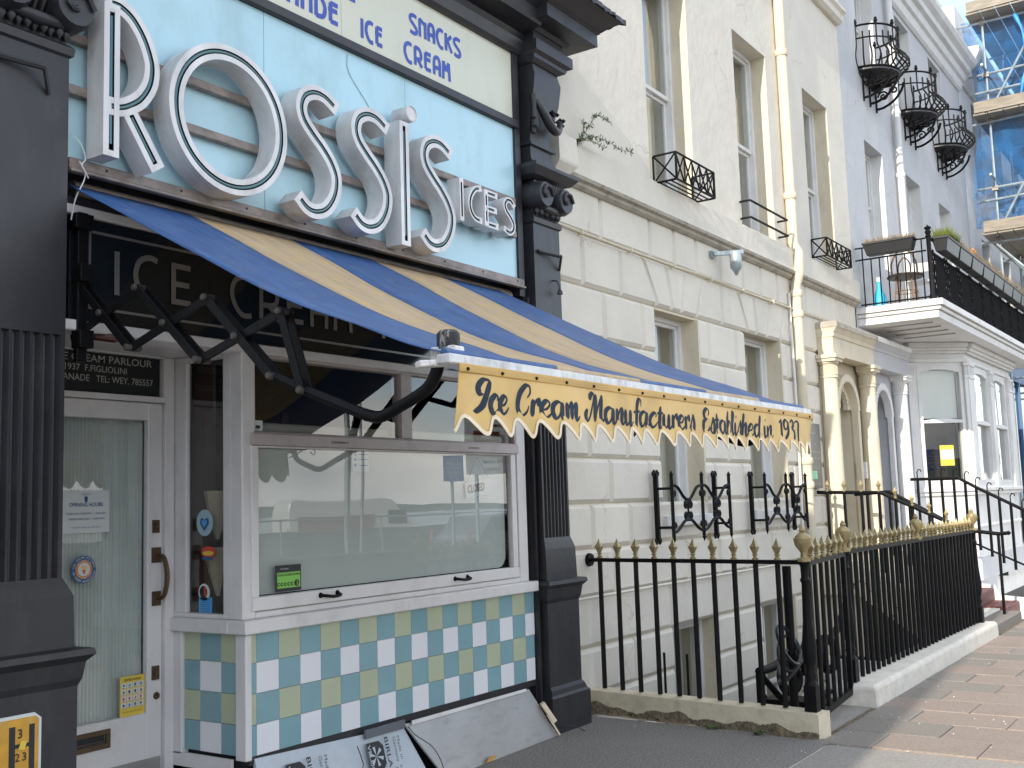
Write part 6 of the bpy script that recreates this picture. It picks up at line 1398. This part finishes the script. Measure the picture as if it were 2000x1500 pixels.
# bellied balconies, one prototype then copies
def belly(x, lab):
    t = thing('belly_balcony', lab, 'balcony', (x, .15, 7.8), 'bellied iron balconies on the blue house'); rx, ry = .51, .48; n = 15
    def P3(a, z, bul=0): return (x + (rx + bul) * math.cos(a), .15 - (ry + bul) * math.sin(a), z)
    A_ = [PI - PI * i / n for i in range(n + 1)]
    for z, r_ in ((8.62, .017), (8.42, .013), (7.97, .018)): MB().tube([P3(a, z) for a in A_], r_, 5).build('rail', IRON, t)
    for i, a in enumerate(A_):
        tall = i % 3 == 0
        zt = 8.62 if tall else 8.52
        k = .7 + .6 * math.sin(a)
        pts = [P3(a, zt), P3(a, 8.40), P3(a, 8.30, .01), P3(a, 8.18, .09 * k), P3(a, 8.08, .105 * k), P3(a, 7.98, .01)]
        MB().tube(catmull(pts, 2), .0135, 5).build('bar', IRON, t)
        if tall: MB().lathe([(.012, 8.62), (.02, 8.645), (.034, 8.67), (.02, 8.69), (.026, 8.71), (0, 8.735)], (P3(a, 0)[0], P3(a, 0)[1], 0), 7).build('finial', IRON, t)
    m = MB(); prof_ = [P3(a, 0) for a in A_]; m.prism([(p[0], p[1]) for p in prof_], 7.925, 7.96, 'xy'); m.build('floor_slab', BLACK, t)
    m = MB()
    for a in A_[::2]: m.tube([P3(a, 7.90, -.03), (x + .15 * math.cos(a), .13, 7.80)], .012, 4)
    each(m, 'floor_rib', IRON, t)
    for dx in (-.33, 0, .33):
        m = MB(); pts = catmull([(x + dx, .13, 7.55), (x + dx, .02, 7.56), (x + dx, -.14, 7.64), (x + dx, -.26, 7.78), (x + dx, -.30, 7.89)], 5); m.tube(pts, .021, 5)
        for c0, r_ in (((x + dx, .02, 7.74), .085), ((x + dx, -.14, 7.80), .06)):
            m.tube([(c0[0], c0[1] + r_ * (1 - .045 * i) * math.cos(i * .5), c0[2] + r_ * (1 - .045 * i) * math.sin(i * .5)) for i in range(18)], .015, 5)
        m.tube([(x + dx, .135, 7.90), (x + dx, .135, 7.5)], .014, 4); m.build('scroll_bracket', IRON, t)
    return t
b0 = belly(16.45, 'bellied black iron balcony nearest the cream house, highest in view')
for dx, lab in ((2.33, 'bellied black iron balcony, the middle of the three'), (4.59, 'bellied black iron balcony nearest the scaffolding')):
    c = dup(b0); c.location.x += dx; c['label'] = lab

# ================================================================== houses beyond, behind the scaffold
ah = thing('white_house', 'white stucco house beyond the blue house, wrapped by the scaffold', 'house', (27, .15, 0))
hw = [(24.3 + i * 2.3, 25.2 + i * 2.3, z, z + 1.9) for i in range(5) for z in (5.0, 8.0)]
m = MB(); wall_holes(m, 23.12, 36, -.5, 10.4, hw, YC, .4); m.build('wall', BWHITE, ah)
m = MB(); shell(m, 23.12, 36, YC + .41, 7, -.5, 12.2).build('shell', GREYW, ah)
m = MB(); m.tiers([(10.0, 23.2, 36, .1), (10.1, 23.2, 36, .02), (10.3, 23.2, 36, -.05), (10.4, 23.2, 36, -.2), (10.6, 23.2, 36, -.3), (10.7, 23.2, 36, -.3), (10.72, 23.2, 36, 0)], .4); m.build('cornice', BWHITE, ah)
m = MB(); m.box(23.2, 36, .12, .5, 10.72, 11.7); m.build('parapet', BOARD if False else BWHITE, ah)
for a, b, c, d in hw: MB().box(a, b, YC + .18, YC + .2, c, d).build('window', DARKSIGN, ah)
m = MB(); m.box(23.2, 36, -.05, .14, -.1, 3.9); m.build('shopfront', DARKSIGN, ah)
m = MB(); m.box(23.2, 36, -.10, .14, 3.9, 4.4); m.build('shop_fascia', NAVY, ah)
for i in range(6): MB().box(23.4 + i * 1.2, 23.5 + i * 1.2, -.1, -.05, .0, 3.9).build('shopfront_mullion', flat('blue_mullion', (.05, .14, .3)), ah)
fh = thing('distant_terrace', 'pale terrace houses further along the street behind the scaffold netting', 'houses', (48, .2, 0))
m = MB(); m.box(36.05, 70, .2, 9, -.5, 11.5); m.build('wall', GREYW, fh)
for i in range(9):
    for z in (1.4, 5, 8.1): MB().box(37.5 + i * 3, 38.6 + i * 3, .15, .198, z, z + 1.9).build('window', DARKSIGN, fh)
# ---- scaffolding
sc = thing('scaffolding', 'steel tube scaffolding with timber boards in front of the white house', 'scaffolding', (26, -.8, 0))
for bx in (23.4, 25.6, 27.8, 30.0, 32.2):
    for y in (-.36, -1.45): MB().tube([(bx, y, -.1), (bx + .02, y, 13.5)], .026, 7).build('standard', STEEL, sc)
    for z in (11.22, 10.1, 9.72, 9.1, 7.72, 7.46, 6.58, 5.0, 4.0): MB().tube([(bx - .03, .14 if z in (11.22,) else -.02, z + random.uniform(-.02, .02)), (bx - .03, -1.75, z + random.uniform(-.03, .03))], .026, 7).build('transom_tube', STEEL, sc)
    m = MB(); m.tube([(bx - .06, -.30, 9.15), (bx - .06, -1.55, 11.2)], .026, 7).tube([(bx - .06, -.35, 6.75), (bx - .06, -1.6, 8.9)], .026, 7).tube([(bx - .06, -.3, 6.55), (bx - .06, -1.5, 5.0)], .026, 7); each(m, 'brace', STEEL, sc)
    m = MB()
    for z in (11.22, 10.1, 9.1, 7.7, 6.6): m.box(bx - .05, bx + .05, -.42, -.30, z - .05, z + .05)
    each(m, 'coupler', RAILM, sc)
for z in (6.75, 9.2, 11.35, 10.2, 7.9):
    for y in (-.36, -1.45): MB().tube([(23.0, y, z), (34, y, z)], .026, 7).build('ledger_tube', STEEL, sc)
for z in (6.68, 9.16, 11.30):
    for j in range(5): MB().box(23.0, 34, -.12 - j * .29 - .27, -.12 - j * .29, z, z + .04).build('deck_board', BOARD, sc)
    MB().box(22.97, 23.02, -1.55, -.15, z + .045, z + .27).build('toe_board', BOARD, sc); MB().box(23.0, 34, -1.62, -1.58, z + .045, z + .27).build('toe_board', BOARD, sc)
MB().tube([(23.3, -.33, 6.5), (23.3, -1.3, 5.4), (23.5, -1.9, 4.6)], .026, 7).build('brace', STEEL, sc)
def netf(u, v):
    y = .0 - 1.65 * u; z = 6.95 + 4.4 * v
    return (23.55 + .05 * math.sin(u * 9 + v * 5) + .03 * math.sin(v * 17 + u * 4), y + .10 * math.sin(v * 6 + 1) * (1 - u), z)
nt1 = MB().grid(netf, 20, 40).build('debris_net', NET, loc=(23.3, -.8, 7), smooth=60); tag(nt1, 'torn blue debris netting across the end of the scaffold', 'netting')
m = MB().grid(lambda u, v: (23 + 11 * u, -1.68 + .06 * math.sin(u * 30 + v * 4) + .04 * math.sin(v * 20), 5.0 + 6.6 * v), 60, 30)
tag(m.build('debris_net', NET, loc=(28, -1.7, 5), smooth=60), 'blue debris netting along the street side of the scaffold', 'netting')
rp = MB().tube(catmull([(23.28, -1.0, 11.2), (23.25, -1.12, 10.8), (23.26, -1.18, 10.2), (23.25, -1.05, 9.7), (23.24, -.95, 9.3), (23.2, -.85, 9.2)], 5), [.03 + .015 * math.sin(i) for i in range(26)], 7)
tag(rp.build('twisted_net', flat('bright_blue_net', (.02, .25, .75)), loc=(23.25, -1, 9)), 'twisted rope of bright blue netting hanging down the scaffold', 'netting')

# ================================================================== across the street (seen reflected in the shop glass)
def pole(x, y, h, r, lab, cat='pole'):
    t = thing('street_pole', lab, cat, (x, y, 0)); MB().tube([(x, y, -.05), (x, y, h)], r, 10).build('pole', STEEL, t, smooth=40); return t
t1 = pole(15.9, -8.0, 2.5, .035, 'slim grey post carrying a blue subway sign, reflected in the big window', 'sign post')
def faceplate(cx_, cy_, w, z0, z1, ang_, mat, name, par):
    d = Vector((math.cos(ang_), math.sin(ang_), 0)); n = Vector((-d.y, d.x, 0)); c = Vector((cx_, cy_, 0)) + n * .05
    m = MB(); p = [c - d * w / 2, c + d * w / 2]
    m.add([(p[0].x, p[0].y, z0), (p[1].x, p[1].y, z0), (p[1].x, p[1].y, z1), (p[0].x, p[0].y, z1)] + [((q - n * .01).x, (q - n * .01).y, z) for q, z in ((p[0], z0), (p[1], z0), (p[1], z1), (p[0], z1))], [(0, 1, 2, 3), (4, 7, 6, 5), (0, 4, 5, 1), (1, 5, 6, 2), (2, 6, 7, 3), (3, 7, 4, 0)])
    o = m.build(name, mat, par); return o, c + n * .004, d
def platetext(s, c, d, z, h, w, mat, par, bold=.03):
    q = MB(); text_mb(q, s, 0, 0, h, width=w, align='CENTER', bold=bold); MB().add([(c.x - d.x * x, c.y - d.y * x, z + zz) for x, y, zz in q.v], q.f).build('lettering', mat, par)
SA = R(20)      # signs face the shops
o, c, d = faceplate(15.9, -8.0, .46, 2.06, 2.54, SA, SIGNBLUE, 'plate', t1)
for i, s in enumerate(('For', 'straight', 'ahead use', 'subway')): platetext(s, c, d, 2.455 - i * .082, .052, .12 if i == 0 else .36, PAPER, o)
platetext('/ >', c, d, 2.09, .10, .2, PAPER, o)
t2 = thing('direction_sign', 'large white and brown direction sign on two posts, reflected in the shop window', 'sign', (17, -8, 0))
for x in (16.75, 17.5): MB().tube([(x, -8.0 + (x - 17) * .35, -.05), (x, -8.0 + (x - 17) * .35, 3.3)], .04, 10).build('post', STEEL, t2)
o, c, d = faceplate(17.1, -7.97, 1.2, 2.20, 2.62, SA, SIGNW, 'plate', t2); platetext('All other', c, d, 2.42, .075, .5, INKB, o); platetext('routes', c, d, 2.28, .075, .34, INKB, o)
o, c, d = faceplate(17.1, -7.97, 1.2, 2.66, 3.3, SA, SIGNW, 'plate', t2); platetext('Town Beach', c, d, 3.12, .075, .6, INKB, o)
o2, c2_, d2 = faceplate(16.98, -8.0 + .03, .6, 2.72, 3.03, SA, BROWNS, 'brown_panel', t2); platetext('Old', c2_ + Vector((0, .01, 0)), d2, 2.9, .07, .2, PAPER, o2); platetext('Harbour', c2_ + Vector((0, .01, 0)), d2, 2.77, .07, .4, PAPER, o2)
pole(18.0, -12.6, 8.0, .06, 'tall pale lamp column across the road, reflected in the shop window', 'lamp post')
pole(16.6, -10.9, 7.0, .035, 'thin pale flag pole across the road, reflected in the shop window', 'pole')
# van and car parked opposite
def vehicle(name, lab, cat, o, ang_, Lg, Wd, H, mat, van=True):
    t = thing(name, lab, cat, o); ca, sa = math.cos(ang_), math.sin(ang_)
    def T(mb): mb.v = [(o[0] + x * ca - y * sa, o[1] + x * sa + y * ca, z - .1) for x, y, z in mb.v]; return mb
    if van: side = [(0, .35), (0, 1.6), (.08, H - .1), (.25, H), (Lg * .66, H), (Lg * .74, H - .1), (Lg * .86, 1.15), (Lg * .98, .95), (Lg, .75), (Lg, .35)]
    else: side = [(0, .35), (0, .85), (.25, .95), (.7, H - .06), (1.1, H), (Lg * .5, H), (Lg * .70, .95), (Lg * .96, .8), (Lg, .6), (Lg, .35)]
    n = len(side); ctr = len(side); m = MB()
    vs = [(x, Wd / 2 * (1 if z < 1.0 else 1 - .10 * (z - 1.0)), z) for x, z in side] + [(x, -Wd / 2 * (1 if z < 1.0 else 1 - .10 * (z - 1.0)), z) for x, z in side]
    m.add(vs, [tuple(range(n)), tuple(reversed(range(n, 2 * n)))] + [(i, i + n, (i + 1) % n + n, (i + 1) % n) for i in range(n)])
    b = T(m).build('body', mat, t, bevel=.05)
    if van:
        T(MB().box(Lg * .70, Lg * .82, Wd / 2 - .04, Wd / 2 + .005, 1.15, 1.6)).build('side_window', DARKSIGN, t); T(MB().box(-.012, .0, -.7, .7, .5, 1.65)).build('rear_door', VANW, t)
        T(MB().box(.3, Lg * .6, Wd / 2 - .03, Wd / 2 + .006, .7, 1.5)).build('red_side_panel', VANR, t)
    else: T(MB().box(.8, Lg * .64, Wd / 2 - .07, Wd / 2 - .01, .98, H - .1)).build('side_window', DARKSIGN, t)
    for x in (Lg * .18, Lg * .82):
        for s in (-1, 1):
            w = T(MB().lathe([(.30, s * Wd / 2 - .1), (.32, s * Wd / 2 - .08), (.32, s * Wd / 2 + .02), (.28, s * Wd / 2 + .04)], (x, 0, .32), 18, 'y')).build('wheel', TYRE, t)
            T(MB().lathe([(.17, s * Wd / 2 + .03 * s), (.17, s * Wd / 2 + .05 * s)], (x, 0, .32), 14, 'y')).build('rim', STEEL, w)
    for y in (-Wd / 2 + .12, Wd / 2 - .12): T(MB().box(Lg - .05, Lg + .01, y - .1, y + .1, .65, .78)).build('headlight', PAPER, t); T(MB().box(-.02, .0, y - .06, y + .06, .8, 1.1)).build('tail_light', VANR, t)
    return t
vehicle('parked_van', 'white and red delivery van parked across the road, reflected in the window', 'van', (26.0, -23.3, 0), R(25), 5.2, 1.9, 2.05, VANW)
vehicle('parked_car', 'dark grey hatchback parked across the road, reflected in the window', 'car', (22.6, -13.3, 0), R(12), 4.2, 1.75, 1.48, CARG, False)
prl = thing('promenade_railing', 'long low promenade railing across the road, reflected in the shop window', 'railing', (20, -16.9, 0))
MB().tube([(0, -16.9, 1.35), (60, -16.9, 1.35)], .03, 6).tube([(0, -16.9, .8), (60, -16.9, .8)], .02, 6).build('rail', STEEL, prl)
for i in range(16): MB().tube([(i * 4, -16.9, -.02), (i * 4, -16.9, 1.35)], .03, 6).build('post', STEEL, prl)
tag(MB().box(4, 60, -7.55, -7.35, -.13, .93).build('planted_wall', HILL, loc=(20, -7.4, 0), bevel=.03), 'low dark hedge wall along the far kerb, reflected in the window', 'hedge')
hd = MB(); hd.box(-20, 70, -17.6, -17.2, -.02, 1.02); tag(hd.build('sea_wall', CONC, loc=(20, -17.4, 0)), 'low concrete sea wall behind the promenade railing', 'wall')
